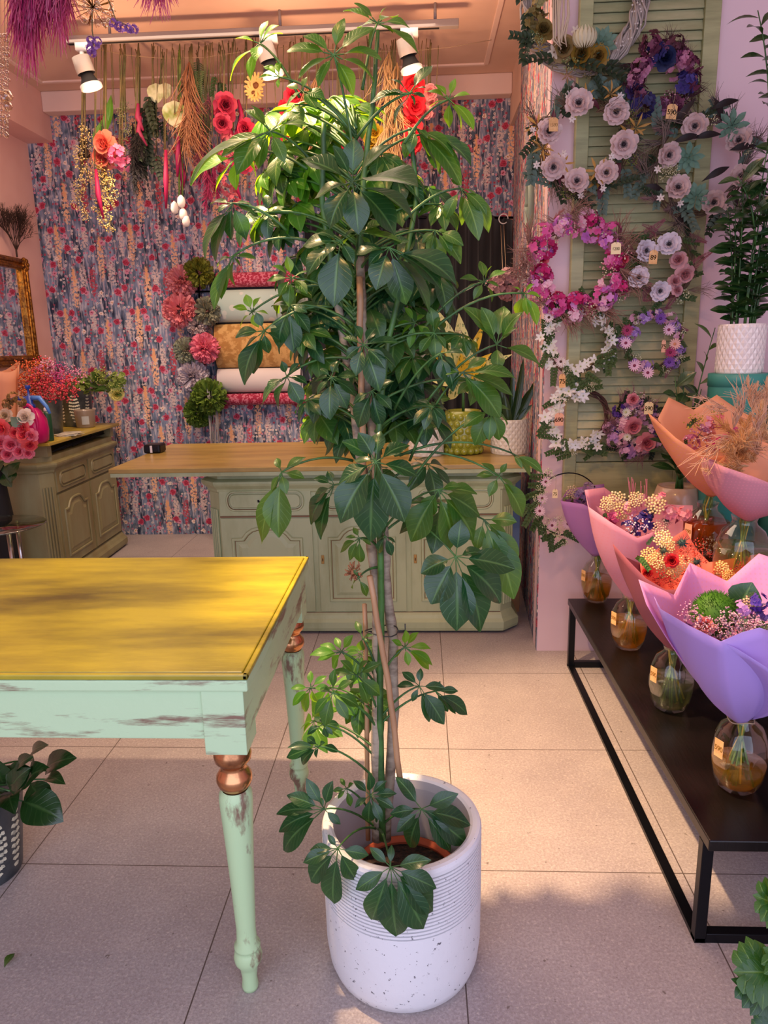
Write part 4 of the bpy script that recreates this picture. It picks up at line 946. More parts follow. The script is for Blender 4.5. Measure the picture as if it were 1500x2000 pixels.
# 9 half moon
w9 = wreath('crescent wreath of white flowers on a bare twig ring at lower left of shutter', 1130, 818, 55, YW, [('sprig', GR, 30, 30, .25), ('star', ('#f0f0ec', '#c4cc88'), 26, 12, .25), ('star', ('#dfe8f0', '#a8b8a0'), 8, 11, .2), ('berries', ('#f2f2e0', '#e4e8c4', '#6a8048'), 6, 10, .2)], ringm='twig_dark', strands=14, arc=(PI*.45, PI*1.85), ringarc=(-PI*.55, PI*.5))
price_tag(w9, 1092, 819, 17, 25, YW-.09, '690', 'tag_pink')
# 10 mauve round
w10 = wreath('mauve and violet wreath of roses at the bottom right of the shutter', 1243, 835, 42, YW, [('sprig', GRD, 12, 32, .3), ('hydrangea', ('#b48ac0', '#d0a4c8'), 10, 15, .3), ('hydrangea', ('#d8a0b4', '#e8c0cc'), 9, 15, .3), ('berries', ('#efe8e0', '#d0a8b8', '#6a5a50'), 10, 14, .4), ('hydrangea', ('#5a3a90', '#43287c'), 7, 12, .35), ('wisp', ('#a0707c', '#8c5c68'), 14, 42, .3)])
for (x, y, s) in [(1236, 832, 18), (1262, 865, 20), (1236, 780, 12)]: fl(w10, 'rose', ('#d88a98', '#d07080'), x, y, s, YW-.08)
for (x, y, s) in [(1222, 805, 10), (1225, 853, 9)]: fl(w10, 'daisy', ('#eef0e0', '#c8cc90'), x, y, s, YW-.09)
price_tag(w10, 1267, 797, 17, 24, YW-.1, '590', 'tag_light')
# 11 daisy half wreath on a thin metal ring
w11 = wreath('half wreath of pink and white daisies on a thin black hoop near the wall corner', 1108, 985, 62, YW-.01, [('sprig', GR, 18, 34, .2), ('berries', ('#eef0d0', '#c8d4a0', '#5c7040'), 8, 12, .2)], arc=(PI*.72, PI*1.72), rname='hoop', ringm='black_metal', th=.01, strands=2)
for (x, y) in [(1066, 941), (1059, 973), (1054, 998), (1078, 1026), (1109, 1023)]: fl(w11, 'daisy', ('#eed0dc', '#7c2c44'), x, y, 11, YW-.07, .15)
for (x, y, s) in [(1060, 958, 9), (1092, 1015, 9), (1070, 1015, 9)]: fl(w11, 'berries', ('#f0f0d8', '#d8dcb0', '#687c48'), x, y, s, YW-.07)
price_tag(w11, 1084, 964, 10, 18, YW-.07, '75', 'tag_light')

# ------------------------------------------------------------------ vases and wrapped bouquets on the benches

def water(name, tint, body, k):
    m = glassmat(name, tint, .06); t = m.node_tree; L = t.links; o = t.nodes['Material Output']; src = o.inputs[0].links[0].from_socket
    d = _n(t, 'ShaderNodeBsdfTranslucent'); d.inputs[0].default_value = lin(body); e = _n(t, 'ShaderNodeBsdfDiffuse'); e.inputs[0].default_value = lin(body)
    a = _n(t, 'ShaderNodeMixShader'); L.new(d.outputs[0], a.inputs[1]); L.new(e.outputs[0], a.inputs[2]); b = _n(t, 'ShaderNodeMixShader'); b.inputs[0].default_value = k
    L.new(src, b.inputs[1]); L.new(a.outputs[0], b.inputs[2]); L.new(b.outputs[0], o.inputs[0])
glassmat('clear_glass', '#eef0ea', .35); water('amber_water', '#f6cf74', '#e2a41c', .24); water('clear_water', '#dfe0bc', '#9aa06c', .14); water('brown_water', '#c8783c', '#b85a1c', .25); glassmat('dark_glass', '#8c8c88', .2)
mat('stem_green', '#6d8436', .5, col2='#4c6428', ns=40); mat('stem_yellow', '#b9a23e', .5)
VH = .205
def vase(label, x, y, z, water, wl_=.11, tagm='tag_kraft', tagside=(-1, -.45), s=1.0, g='faceted glass vases on the benches'):
    root = thing('glass_vase', label, 'vase', (x, y, z), g)
    prof = [(.0001, .006), (.040, .004), (.046, .010), (.058, .034), (.066, .075), (.067, .105), (.061, .145), (.047, .170), (.030, .184), (.027, .192), (.031, .205)]
    fl_ = lambda r, z_, t: r*(1-.05*abs(math.sin(t*4))) if z_ < .17 else r
    M = MB(); M.lathe([(r*s, h*s) for r, h in prof], (x, y, z), 48, flute=lambda r, z_, t: r*(1-.05*abs(math.sin(t*4))) if z_ < .17*s else r); M.build('vessel', 'clear_glass', root)
    M = MB(); pr = [(.0001, .012), (.036, .012), (.054, .036), (.062, .075)]+([(.063, wl_)] if wl_ > .08 else [])
    M.lathe([(r*s, h*s) for r, h in pr]+[(.0001, wl_*s)], (x, y, z), 32); M.build('water', water, root)
    if tagside:
        a = V((tagside[0], tagside[1], 0)).normalized(); c = V((x, y, z+.125*s))+a*.069*s; rt = V((-a.y, a.x, 0)); 
        M = MB(); 
        for e in (0, .001):
            for u, v in ((-.013, -.023), (.013, -.023), (.013, .023), (-.013, .023)): M.vert(c+a*e+rt*u*s+V((0, 0, v*s)))
        M.face(0, 1, 2, 3); M.face(7, 6, 5, 4)
        for i in range(4): M.face(i, (i+1) % 4, 4+(i+1) % 4, 4+i)
        t = M.build('price_tag', tagm, root, smooth=False); text('590', .018, t, c+a*.0013, rt, V((0, 0, 1)))
    return root
def stems(root, x, y, z, top, n=13, s=1.0, m=('stem_green', 'stem_yellow')):
    for i in range(n+6):
        a = U(0, 6.28); r = U(.015, .046)*s; b = V((x+math.cos(a)*r, y+math.sin(a)*r, z+.014+U(0, .02))); c = V((x-math.cos(a)*.013, y-math.sin(a)*.013, z+.19*s)); M = MB()
        M.tube([b, b.lerp(c, .5)+rv(.004), c, top+rv(.012)], U(.0022, .0034), 5); M.build('stem', m[0] if U(0, 1) < .75 else m[1], root)
def sheet(root, neck, rim, m, name='wrapping_paper', bulge=.03, nr=.02, sub=5, closed=False, T=12, flare=1.0):
    """sheet of paper gathered at the neck and fanned out to a zigzag rim"""
    rim = [P(a, b, Y=Y) for a, b, Y in rim]; pts = []
    seq = rim+[rim[0]] if closed else rim
    for a, b in zip(seq, seq[1:]):
        for j in range(sub): pts.append(a.lerp(b, j/sub))
    if not closed: pts.append(rim[-1])
    rows = []; cen = sum(rim, V((0, 0, 0)))/len(rim); ax = (cen-neck).normalized()
    for i in range(T+1):
        t = i/T; row = []
        for j, p in enumerate(pts):
            o = p-neck; o = o-ax*o.dot(ax); on = o.normalized() if o.length > 1e-5 else V((1, 0, 0))
            q = (neck+on*nr).lerp(p, t)+on*bulge*math.sin(PI*t)+on*.0025*math.sin(j*1.3)*(1-t)*math.sin(PI*min(1, t*1.5))
            row.append(q)
        rows.append(row)
    M = MB(); M.grid(rows); return M.build(name, m, root, solid=.0008)
def paper(name, c1, c2, lines=0, tr=.35):
    m = mat(name, c1, .6, trans=tr, col2=c2, ns=1.2, lo=.3, hi=.7, spec=.2)
    if lines:
        t = m.node_tree; L = t.links; co = _n(t, 'ShaderNodeTexCoord'); w_ = None
        for d in ('X', 'Z'):
            wv = _n(t, 'ShaderNodeTexWave', bands_direction=d); wv.inputs['Scale'].default_value = lines; L.new(co.outputs['Object'], wv.inputs['Vector'])
            r = _n(t, 'ShaderNodeMapRange'); r.inputs[1].default_value = .6; r.inputs[2].default_value = .9; L.new(wv.outputs[1], r.inputs[0])
            if w_ is None: w_ = r.outputs[0]
            else:
                mm = _n(t, 'ShaderNodeMath', operation='MULTIPLY'); L.new(w_, mm.inputs[0]); L.new(r.outputs[0], mm.inputs[1]); w_ = mm.outputs[0]
        mx = t.nodes[m['mix']]; src = mx.outputs[2]; m2 = _n(t, 'ShaderNodeMix', data_type='RGBA'); mul = _n(t, 'ShaderNodeMath', operation='MULTIPLY'); mul.inputs[1].default_value = .45; L.new(w_, mul.inputs[0]); L.new(mul.outputs[0], m2.inputs[0])
        L.new(src, m2.inputs[6]); m2.inputs[7].default_value = (.85, .35, .45, 1); L.new(m2.outputs[2], t.nodes['Principled BSDF'].inputs['Base Color']); L.new(m2.outputs[2], t.nodes[m['translucent']].inputs[0])
    return m
paper('paper_lilac', '#b9a0ea', '#c4a6e6'); paper('paper_pinkdot', '#eaa8dc', '#e4a0d0', 26); paper('paper_pink', '#eeaec0', '#e8a8c8', 22); paper('paper_mauve', '#b06a78', '#a8606e'); paper('paper_coral', '#f08a78', '#ee8070'); paper('paper_orchid', '#d09cdc', '#c890d4')
paper('paper_peach', '#f0b088', '#eaa884', 30); paper('paper_rosemesh', '#d89aa8', '#cc8e9c', 34); paper('paper_apricot', '#f4b890', '#f0b088')
def wb(label, x, y, z, neckpx, Y, n=13, g='wrapped bouquets on the benches', s=1.0):
    nk = P(neckpx[0], neckpx[1], Y=Y); root = thing('wrapped_bouquet', label, 'bouquet', nk, g); stems(root, x, y, z, nk+V((0, 0, .05)), n, s); return root, nk
# front row, far to near
VX = .745
vase('amber glass vase with lilac wrapped bouquet at the far end of the low bench', VX, 2.965, .3, 'amber_water')
b, nk = wb('lilac wrapped bouquet in the farthest vase of the low bench', VX, 2.965, .3, (1165, 1082), 2.965)
sheet(b, nk, [(1190, 1010, 2.85), (1140, 985, 2.82), (1095, 978, 2.9), (1110, 955, 3.0), (1180, 945, 3.05)], 'paper_orchid', bulge=.025)
for (x, y, k, cl, s) in [(1118, 962, 'yarrow', ('#d8c8a4', '#c8b48c'), 13), (1108, 978, 'hydrangea', ('#6f7a4c', '#8a7a50'), 12), (1135, 968, 'hydrangea', ('#9a84b4', '#7f6a9c'), 14), (1150, 955, 'hydrangea', ('#a890a8', '#8a7090'), 14), (1165, 965, 'berries', ('#d8c8d8', '#b090b4', '#5c5a40'), 14), (1130, 980, 'sprig', GR, 20), (1150, 985, 'hydrangea', ('#8c6c94', '#a080a8'), 14), (1175, 985, 'sprig', GR, 24)]: fl(b, k, cl, x, y, s, 2.93)
vase('amber glass vase with hexagonal base, second from the far end, kraft tag at left', VX, 2.478, .3, 'amber_water')
b, nk = wb('pink wrapped bouquet with purple statice and cream yarrow, second from the far end', VX, 2.478, .3, (1238, 1168), 2.478)
sheet(b, nk, [(1278, 1038, 2.34), (1245, 1051, 2.30), (1190, 1018, 2.32), (1150, 990, 2.38), (1142, 957, 2.46), (1160, 985, 2.5), (1182, 1000, 2.5)], 'paper_pink', bulge=.03)
sheet(b, nk, [(1278, 1038, 2.34), (1310, 1052, 2.36), (1392, 1011, 2.44), (1353, 1020, 2.5), (1353, 987, 2.56), (1300, 985, 2.6), (1255, 963, 2.62), (1225, 985, 2.62), (1180, 952, 2.56), (1142, 957, 2.46)], 'paper_pink', bulge=.03)
M = MB()
for i in range(12): x = 1232+U(0, 34); M.tube([P(x, 990, Y=2.6), P(x+U(-8, 8), 930+U(0, 20), Y=2.62)], .0016, 3)
M.build('rye_spikes', pmat('#d88aa0'), b)
for (x, y, k, cl, s) in [(1185, 985, 'yarrow', ('#efe0b0', '#e4cc98'), 14), (1205, 975, 'yarrow', ('#f0e4bc', '#e8d4a4'), 16), (1215, 998, 'yarrow', ('#efe0b0', '#e4cc98'), 17), (1242, 975, 'yarrow', ('#f2e2b4', '#e4cc98'), 14), (1280, 985, 'yarrow', ('#f4e4b8', '#ecd8a4'), 18), (1290, 975, 'hydrangea', ('#f0a0b8', '#e88aa8'), 14), (1310, 1002, 'hydrangea', ('#f2a8bc', '#e890a8'), 16), (1335, 1005, 'hydrangea', ('#f0a0b0', '#e88a9c'), 15),
                         (1240, 1022, 'berries', ('#f4eef4', '#c8b4dc', '#4a3a54'), 24), (1225, 1030, 'hydrangea', ('#4a3a94', '#3c2c84'), 15), (1252, 1018, 'hydrangea', ('#5a46a4', '#402f88'), 17), (1270, 1032, 'hydrangea', ('#5c3c9c', '#45308c'), 14), (1262, 1008, 'hydrangea', ('#3a3068', '#54449a'), 14), (1290, 1030, 'yarrow', ('#f0dcc0', '#e8c0b0'), 15), (1187, 1018, 'hydrangea', ('#d04a84', '#b83470'), 15), (1200, 1008, 'hydrangea', ('#d86a98', '#c45084'), 13),
                         (1318, 1025, 'plume', ('#c04a78', '#a83868'), 30), (1302, 1018, 'thistle', ('#4a5a5c',), 12), (1275, 998, 'thistle', ('#4c5a60',), 12), (1182, 1000, 'sprig', GR, 22), (1232, 992, 'hydrangea', ('#e4a0b4', '#d890a8'), 14), (1298, 1045, 'sprig', GR, 18), (1250, 1038, 'hydrangea', ('#4c3c98', '#8a70b8'), 13)]: fl(b, k, cl, x, y, s, 2.42+U(-.03, .05))
vase('clear glass vase with greenish water in the middle of the low bench', VX, 2.03, .3, 'clear_water', .10)
b, nk = wb('mauve and coral wrapped bouquet of red berries, thistles and cream yarrow', VX, 2.03, .3, (1318, 1262), 2.03, 16)
sheet(b, nk, [(1400, 1160, 1.9), (1350, 1150, 1.86), (1300, 1152, 1.86), (1262, 1130, 1.88), (1228, 1095, 1.92), (1197, 1062, 1.98), (1215, 1085, 2.04), (1250, 1100, 2.08)], 'paper_mauve', bulge=.03)
sheet(b, nk, [(1250, 1100, 2.08), (1300, 1060, 2.16), (1338, 1034, 2.2), (1362, 1075, 2.18), (1385, 1098, 2.16), (1482, 1082, 2.12), (1440, 1120, 1.98), (1400, 1160, 1.9)], 'paper_coral', bulge=.02)
for (x, y, k, cl, s) in [(1295, 1052, 'yarrow', ('#f4e4b4', '#ecd090'), 16), (1303, 1066, 'yarrow', ('#f4e0a8', '#ecd090'), 15), (1268, 1085, 'yarrow', ('#f2d894', '#ecc880'), 15), (1285, 1095, 'yarrow', ('#f6e6bc', '#f0d8a0'), 15), (1300, 1112, 'yarrow', ('#f4e2b4', '#eed498'), 16), (1335, 1100, 'yarrow', ('#f6deb0', '#f0cc94'), 15), (1318, 1117, 'yarrow', ('#f4d89c', '#ecc484'), 14), (1262, 1065, 'sprig', GR, 20),
                         (1332, 1060, 'thistle', ('#3c5450',), 17), (1296, 1075, 'thistle', ('#54604c',), 15), (1360, 1098, 'thistle', ('#3c4c4c',), 14), (1312, 1095, 'rose', ('#c41c24', '#a81420'), 14), (1248, 1088, 'sprig', ('#3c6a1c', '#3c5a20'), 30), (1262, 1100, 'sprig', ('#4c7a24', '#3c5a20'), 26), (1290, 1130, 'berries', ('#d0202c', '#b01820', '#5a3a28'), 17), (1310, 1135, 'berries', ('#e0382c', '#c02420', '#5a3a28'), 16), (1345, 1078, 'berries', ('#e8543c', '#d03c30', '#6a4a38'), 19), (1362, 1068, 'berries', ('#e05038', '#c84030', '#6a4a38'), 17),
                         (1375, 1085, 'berries', ('#d04030', '#a83028', '#6a4a38'), 15), (1355, 1118, 'berries', ('#c81c28', '#a81420', '#5a3a28'), 15), (1385, 1065, 'berries', ('#8a7a64', '#6c5c4a', '#5c4a38'), 16), (1410, 1112, 'yarrow', ('#f4dc9c', '#eccc84'), 15), (1398, 1122, 'berries', ('#d02430', '#b01824', '#5a3a28'), 13), (1440, 1108, 'berries', ('#c81c24', '#a8141c', '#5a3a28'), 15), (1425, 1125, 'yarrow', ('#f2d894', '#e8c47c'), 12), (1265, 1118, 'rose', ('#c82028', '#b01820'), 10), (1335, 1130, 'berries', ('#e8502c', '#d03424', '#5a3a28'), 14)]: fl(b, k, cl, x, y, s, 1.97+U(-.03, .06))
vase('amber glass vase nearest the camera on the low bench', .775, 1.63, .3, 'amber_water', .075)
b, nk = wb('large lilac and pink dotted bouquet with a green moss ball flower, nearest the camera', .775, 1.63, .3, (1447, 1400), 1.63, 16)
sheet(b, nk, [(1560, 1140, 1.78), (1525, 1095, 1.83), (1482, 1081, 1.85), (1420, 1135, 1.82), (1347, 1099, 1.8), (1316, 1162, 1.7), (1247, 1132, 1.58), (1262, 1180, 1.53)], 'paper_pinkdot', bulge=.03)
sheet(b, nk, [(1277, 1165, 1.55), (1290, 1190, 1.5), (1345, 1222, 1.43), (1408, 1253, 1.38), (1450, 1235, 1.37), (1484, 1226, 1.37), (1540, 1245, 1.42), (1590, 1200, 1.5)], 'paper_lilac', bulge=.035)
sheet(b, nk, [(1408, 1253, 1.385), (1440, 1268, 1.375), (1497, 1304, 1.37)], 'paper_lilac', bulge=.05)
M = MB(); M.tube([nk+V((.03*math.cos(a), .03*math.sin(a), -.004+.004*math.sin(a*3))) for a in [i*2*PI/24 for i in range(49)]], .0016, 4); M.build('twine', 'string', b)
for (x, y, k, cl, s) in [(1396, 1198, 'mossball', ('#3f7412',), 48), (1378, 1220, 'rose', ('#f09a9c', '#e88488'), 20), (1458, 1165, 'sprig', GR, 18), (1430, 1215, 'berries', ('#f6d0d8', '#c07090', '#5a2c44'), 26), (1455, 1222, 'berries', ('#f8e0e0', '#b86088', '#5a2c44'), 26), (1412, 1232, 'berries', ('#e8a8b8', '#a85078', '#5a2c44'), 20), (1482, 1222, 'berries', ('#f4e4e4', '#a890a0', '#4a4a3c'), 22), (1345, 1190, 'berries', ('#e8b8cc', '#c890ac', '#5c5c44'), 20), (1352, 1208, 'hydrangea', ('#a87ca0', '#c094b4'), 16),
                         (1450, 1190, 'hydrangea', ('#a06ac0', '#c08acc'), 18), (1480, 1175, 'hydrangea', ('#5c3ca8', '#4a2c94'), 20), (1462, 1180, 'yarrow', ('#f4d8a8', '#e8b898'), 15), (1495, 1195, 'hydrangea', ('#8c78b0', '#745ca0'), 18), (1470, 1205, 'thistle', ('#4c5a5c',), 14), (1400, 1245, 'sprig', GRD, 20)]: fl(b, k, cl, x, y, s, 1.56 if k != 'mossball' else 1.6)
for i in range(16):
    a = U(0, 6.28); q = nk+V((.11*math.cos(a)*U(.2, 1)+.0, .09*math.sin(a), .13+U(0, .05))); along(b, 'sprig', GR if i % 2 else EUC, q, V((math.cos(a), math.sin(a)*.6, U(.4, 1))), V((0, -.6, .8)), U(.05, .08))
for i in range(10): fl(b, 'berries', ('#e8c4d0', '#b890a4', '#4a4a38'), U(1370, 1500), U(1205, 1240), 20, 1.52)
M = MB(); c = P(1456, 1166, Y=1.6); M.leaf(c-V((.02, 0, .035)), c+V((.012, 0, .035)), V((-.3, -1, .3)), .075, arch=.05, fold=.2); M.build('round_leaf', 'leaf_deep', b)
# upper row
UZ = .615
vase('brown glass vase under the peach wrapped bouquet on the raised bench', .965, 2.42, UZ, 'brown_water', .15, 'tag_pink', (-1, -.5), 1.15)
b, nk = wb('peach wrapped bouquet with pink and yellow dried flowers on the raised bench', .965, 2.42, UZ, (1392, 962), 2.42, 10, s=1.15)
sheet(b, nk, [(1500, 850, 2.34), (1430, 890, 2.26), (1372, 890, 2.24), (1320, 855, 2.26), (1266, 806, 2.36), (1290, 825, 2.44)], 'paper_peach', bulge=.03)
sheet(b, nk, [(1285, 818, 2.44), (1306, 776, 2.52), (1355, 800, 2.56), (1400, 771, 2.58), (1442, 800, 2.56), (1500, 830, 2.5)], 'paper_apricot', bulge=.02)
for (x, y, k, cl, s) in [(1352, 820, 'berries', ('#d8c050', '#b8a03c', '#6a6a30'), 18), (1340, 835, 'sprig', GR, 24), (1378, 828, 'hydrangea', ('#c88ab4', '#e0a0b4'), 16), (1398, 822, 'hydrangea', ('#f08a98', '#e87088'), 16), (1366, 850, 'berries', ('#f0d8e0', '#d080a0', '#806070'), 24), (1375, 870, 'plume', ('#d84a90', '#c83880'), 36), (1415, 862, 'rose', ('#e8307c', '#d01c68'), 14), (1402, 868, 'rose', ('#e43c84', '#cc2870'), 12), (1435, 845, 'hydrangea', ('#c03a84', '#a82c74'), 14), (1425, 830, 'wisp', ('#a07848', '#8a6438'), 40),
                         (1405, 800, 'berries', ('#d0c45c', '#a8a040', '#70703c'), 14), (1350, 865, 'hydrangea', ('#d884a8', '#c87098'), 16), (1385, 850, 'rose', ('#f0a088', '#e88870'), 14), (1340, 880, 'sprig', GR, 22), (1430, 805, 'wisp', ('#c89484', '#b88070'), 40)]: fl(b, k, cl, x, y, s, 2.38)
vase('tall clear glass vase under the rose mesh bouquet on the raised bench', .965, 2.14, UZ, 'clear_water', .13, None, None, 1.25)
b, nk = wb('rose mesh wrapped bouquet of peach pampas grass on the raised bench', .965, 2.14, UZ, (1462, 1008), 2.14, 16, s=1.25)
sheet(b, nk, [(1600, 930, 2.05), (1545, 960, 1.99), (1470, 930, 1.97), (1415, 912, 1.98), (1370, 893, 2.06), (1400, 900, 2.1)], 'paper_rosemesh', bulge=.035)
sheet(b, nk, [(1400, 905, 2.14), (1430, 880, 2.2), (1444, 850, 2.22), (1510, 862, 2.24), (1560, 840, 2.2)], 'paper_apricot', bulge=.02)
for i in range(26):
    x, y = U(1420, 1510), U(850, 925); p = P(x, y, Y=U(2.03, 2.18)); along(b, 'plume', ('#e8b47c', '#f0c896') if i % 3 else ('#d89a5c', '#e4ac74'), p, V((U(-1, .4), U(-.5, .3), U(-.2, .9))), V((0, -1, .3)), U(50, 85)*pxm(p))
for i in range(8):
    x, y = U(1400, 1480), U(800, 900); p = P(x, y, Y=2.06); along(b, 'wisp', ('#e0b490', '#d8a88c'), p, V((U(-1, .3), -.2, U(-.6, .9))), V((0, -1, .3)), U(60, 95)*pxm(p))
for i in range(5):
    x, y = U(1440, 1500), U(800, 850); p = P(x, y, Y=2.25); along(b, 'plume', ('#e8b48c', '#f0c8a4'), p, V((U(-.4, .4), 0, 1)), V((0, -1, .3)), 70*pxm(p))

# ------------------------------------------------------------------ leafy plants and boxes behind the bouquets
mat('teal_box', '#3f8f83', .45, col2='#36857a', ns=3); mat('teal_box_pale', '#5d9a7e', .45); mat('beige_pot', '#c4a68e', .35, coat=.4, col2='#b0917a', ns=6); mat('white_glaze', '#dcd6d0', .18, coat=.7)
def hatbox(label, x, y, z0, z1, r, m):
    root = thing('hat_box', label, 'box', (x, y, z0), 'round gift boxes on the raised bench')
    M = MB(); M.lathe([(r, z0), (r, z1-.03)], (x, y, 0), 48); M.build('drum', m, root)
    M = MB(); M.lathe([(r+.003, z1-.045), (r+.003, z1-.002), (r, z1), (.0001, z1)], (x, y, 0), 48); M.build('lid', m, root)
hatbox('teal round box with lid carrying the white scale patterned pot', 1.155, 2.72, .93, 1.262, .098, 'teal_box')
hatbox('teal round box low behind the bouquets carrying the upper teal box', 1.155, 2.72, .615, .929, .105, 'teal_box')
hatbox('greener teal round box at the right edge of the photo', 1.36, 2.68, .615, 1.285, .1, 'teal_box_pale')
def scalepot(M, x, y, z, r, h, rows=9, n=22, sides=None):
    """wall of raised overlapping rhombs"""
    M.lathe([(r*.97, z), (r, z+.004), (r, z+h-.006), (r-.002, z+h), (r-.009, z+h), (r-.012, z+h-.03), (.0001, z+h-.03)], (x, y, 0), 56)
    dz = (h-.012)/rows
    for j in range(rows):
        for i in range(n):
            a = 2*PI*(i+.5*(j % 2))/n; zc = z+.008+dz*(j+.5); da = PI/n*.92; hz = dz*.92; b = len(M.v)
            c = M.vert((x+math.cos(a)*(r+.0035), y+math.sin(a)*(r+.0035), zc))
            q = [(a-da, zc), (a, zc-hz), (a+da, zc), (a, zc+hz)]
            ids = [M.vert((x+math.cos(t)*(r+.0002), y+math.sin(t)*(r+.0002), min(z+h, max(z, zz)))) for t, zz in q]
            for k in range(4): M.face(c, ids[k], ids[(k+1) % 4])
def branch(M, pts, r, L, w, n, m_leaf=0, m_stem=1, up=.4, st=.1):
    pts = [V(p) for p in pts]; M.k = m_stem; M.tube(pts, [r*(1-.6*i/(len(pts)-1)) for i in range(len(pts))], 5); M.k = m_leaf
    seg = len(pts)-1
    for i in range(n):
        t = st+(1-st)*i/n; f = t*seg; a = int(min(seg-1, f)); p = pts[a].lerp(pts[a+1], f-a); d = (pts[a+1]-pts[a]).normalized()
        an = i*2.4+U(-.4, .4); e, g, _ = basis(d); o = (e*math.cos(an)+g*math.sin(an)+d*up).normalized(); l = L*U(.75, 1.15)
        M.leaf(p, p+o*l, (d*.5+V((0, -.9, .5))+rv(.5)), l*w, arch=.1, fold=.2, wide=.55, segs=6)
leafmat('leaf_dark', '#1c3a18', '#5d7f44', '#3c6a18', .3, .4, .3, .15); leafmat('leaf_olive', '#34521c', '#7c9a50', '#6a8c1e', .35, .3, .35, .25)
r = thing('tall_leafy_plant', 'tall dark green leafy plant in white scale patterned pot on teal box at right', 'potted plant', (1.155, 2.72, 1.262))
M = MB(); scalepot(M, 1.155, 2.72, 1.262, .078, .172); M.build('pot', 'white_glaze', r, smooth=False)
for i in range(13):
    a = U(0, 6.28); b0 = V((1.155+.04*math.cos(a), 2.72+.03*math.sin(a), 1.40)); h = U(.25, .66); top = b0+V((.10*math.cos(a)*U(.3, 1)+.005, .08*math.sin(a), h)); M = MB(); branch(M, bez(b0, b0+V((0, 0, h*.5)), top, 7), .004, .072, .5, 24, up=.2); M.build('branch', ['leaf_dark', 'green_stem'], r)
for (x0, y0, x1, y1) in [(1500, 300, 1480, 20), (1520, 320, 1505, 60), (1475, 480, 1440, 345)]:
    p, q = P(x0, y0, Y=2.66), P(x1, y1, Y=2.62); M = MB(); branch(M, bez(p, (p+q)/2+V((.03, 0, .02)), q, 7), .004, .085, .42, 13, up=.3, st=.25); M.build('branch', ['leaf_dark', 'green_stem'], r)
r = thing('leafy_pot_plant', 'upright glossy plant in a round beige pot behind the bouquets', 'potted plant', (1.0, 2.80, .615))
M = MB(); M.lathe([(.05, .615), (.07, .62), (.088, .68), (.093, .74), (.088, .80), (.078, .832), (.072, .834), (.070, .82), (.0001, .80)], (1.0, 2.80, 0), 40); M.build('pot', 'beige_pot', r)
M = MB(); M.lathe([(.0001, .812), (.07, .808)], (1.0, 2.80, 0), 24); M.build('soil', 'soil', r)
for (x1, y1, L, n, w) in [(1397, 640, .085, 12, .3), (1318, 735, .08, 9, .6), (1335, 720, .075, 9, .55), (1290, 850, .09, 9, .4), (1370, 760, .08, 9, .55), (1310, 800, .09, 10, .5), (1350, 800, .08, 10, .5)]:
    q = P(x1, y1, Y=2.8+U(-.04, .04)); p = V((1.0+U(-.02, .02), 2.8, .81)); M = MB(); branch(M, bez(p, V((p.x+(q.x-p.x)*.3, p.y, (p.z+q.z)/2)), q, 7), .004, L, w, n, up=.6, st=.2); M.build('branch', ['leaf_dark' if n != 12 else 'leaf_olive', 'green_stem'], r)
# bottom right corner: lobed plant on the floor, only its leaves reach the frame
r = thing('split_leaf_plant', 'lobed green split leaf plant reaching in at the bottom right corner', 'potted plant', (.95, 1.15, 0))
M = MB(); M.lathe([(.08, 0), (.10, .01), (.125, .22), (.118, .225), (.11, .2), (.0001, .19)], (.95, 1.15, 0), 32); M.build('pot', 'dark', r)
def lobed(M, base, tip, n, w):
    d = (tip-base); L = d.length; dn = d.normalized(); s = dn.cross(n).normalized(); n = s.cross(dn)
    M.leaf(base, tip, n, w*.45, arch=.06, fold=.15, segs=8)
    for t, g in ((.15, .9), (.33, 1.0), (.52, .85), (.7, .6)):
        for q in (-1, 1):
            b = base+d*t+n*L*.03; M.leaf(b, b+s*q*w*.62*g+dn*L*.2, n, w*.34, arch=.08, fold=.1, segs=5, wide=.6)
for (bx, by, x, y, w, mm) in [(1560, 1800, 1470, 1748, 60, 0), (1560, 1900, 1432, 1898, 75, 0), (1560, 1980, 1428, 1912, 60, 1), (1540, 1990, 1475, 2020, 50, 1), (1530, 1760, 1500, 1740, 50, 0), (1560, 1930, 1490, 1850, 60, 0)]:
    c = P(x, y, Y=1.12); b0 = P((x+bx)/2+20, (y+by)/2, Y=1.12); M = MB(); lobed(M, b0, c, V((-.2, -.7, .7)), w*pxm(c)*1.3); M.k = 1; M.tube(bez(V((.95, 1.15, .19)), V((.95, 1.13, b0.z+.05)), b0, 7), .003, 5); M.build('lobed_leaf', [('leaf_mid', 'leaf_deep')[mm], 'green_stem'], r)
# ------------------------------------------------------------------ back of the shop
mat('curtain', '#0e0c10', .9, sheen=.2); mat('paper_white', '#e2dedb', .6); mat('frame_black', '#1b1a1d', .5)
ct = thing('black_curtain', 'black pleated curtain hanging in front of the wallpaper behind the counter', 'curtain', (0, 5.2, 0))
M = MB(); rows = []
for j in range(9):
    z = .02+2.22*j/8; row = []
    for i in range(121):
        x = -.77+1.40*i/120; amp = .022+.01*(1-j/8); row.append(V((x+.01*math.sin(i*.9), 5.2+amp*math.sin(i*.85+.3*math.sin(j*.7)), z-(.05*max(0, (i-100)/20) if j == 8 else 0))))
    rows.append(row)
M.grid(rows); M.build('fabric', 'curtain', ct, solid=.002)
M = MB(); M.tube([(-.82, 5.2, 2.245), (.64, 5.2, 2.2)], .008, 8); M.build('rod', 'black_metal', ct)
M = MB(); c = P(983, 428, Y=5.12)
M.tube([c+V((.03*math.cos(a), -.01, .03*math.sin(a))) for a in [i*PI/8 for i in range(15)]], .004, 6); M.build('ring_hook', 'white_plastic', ct)
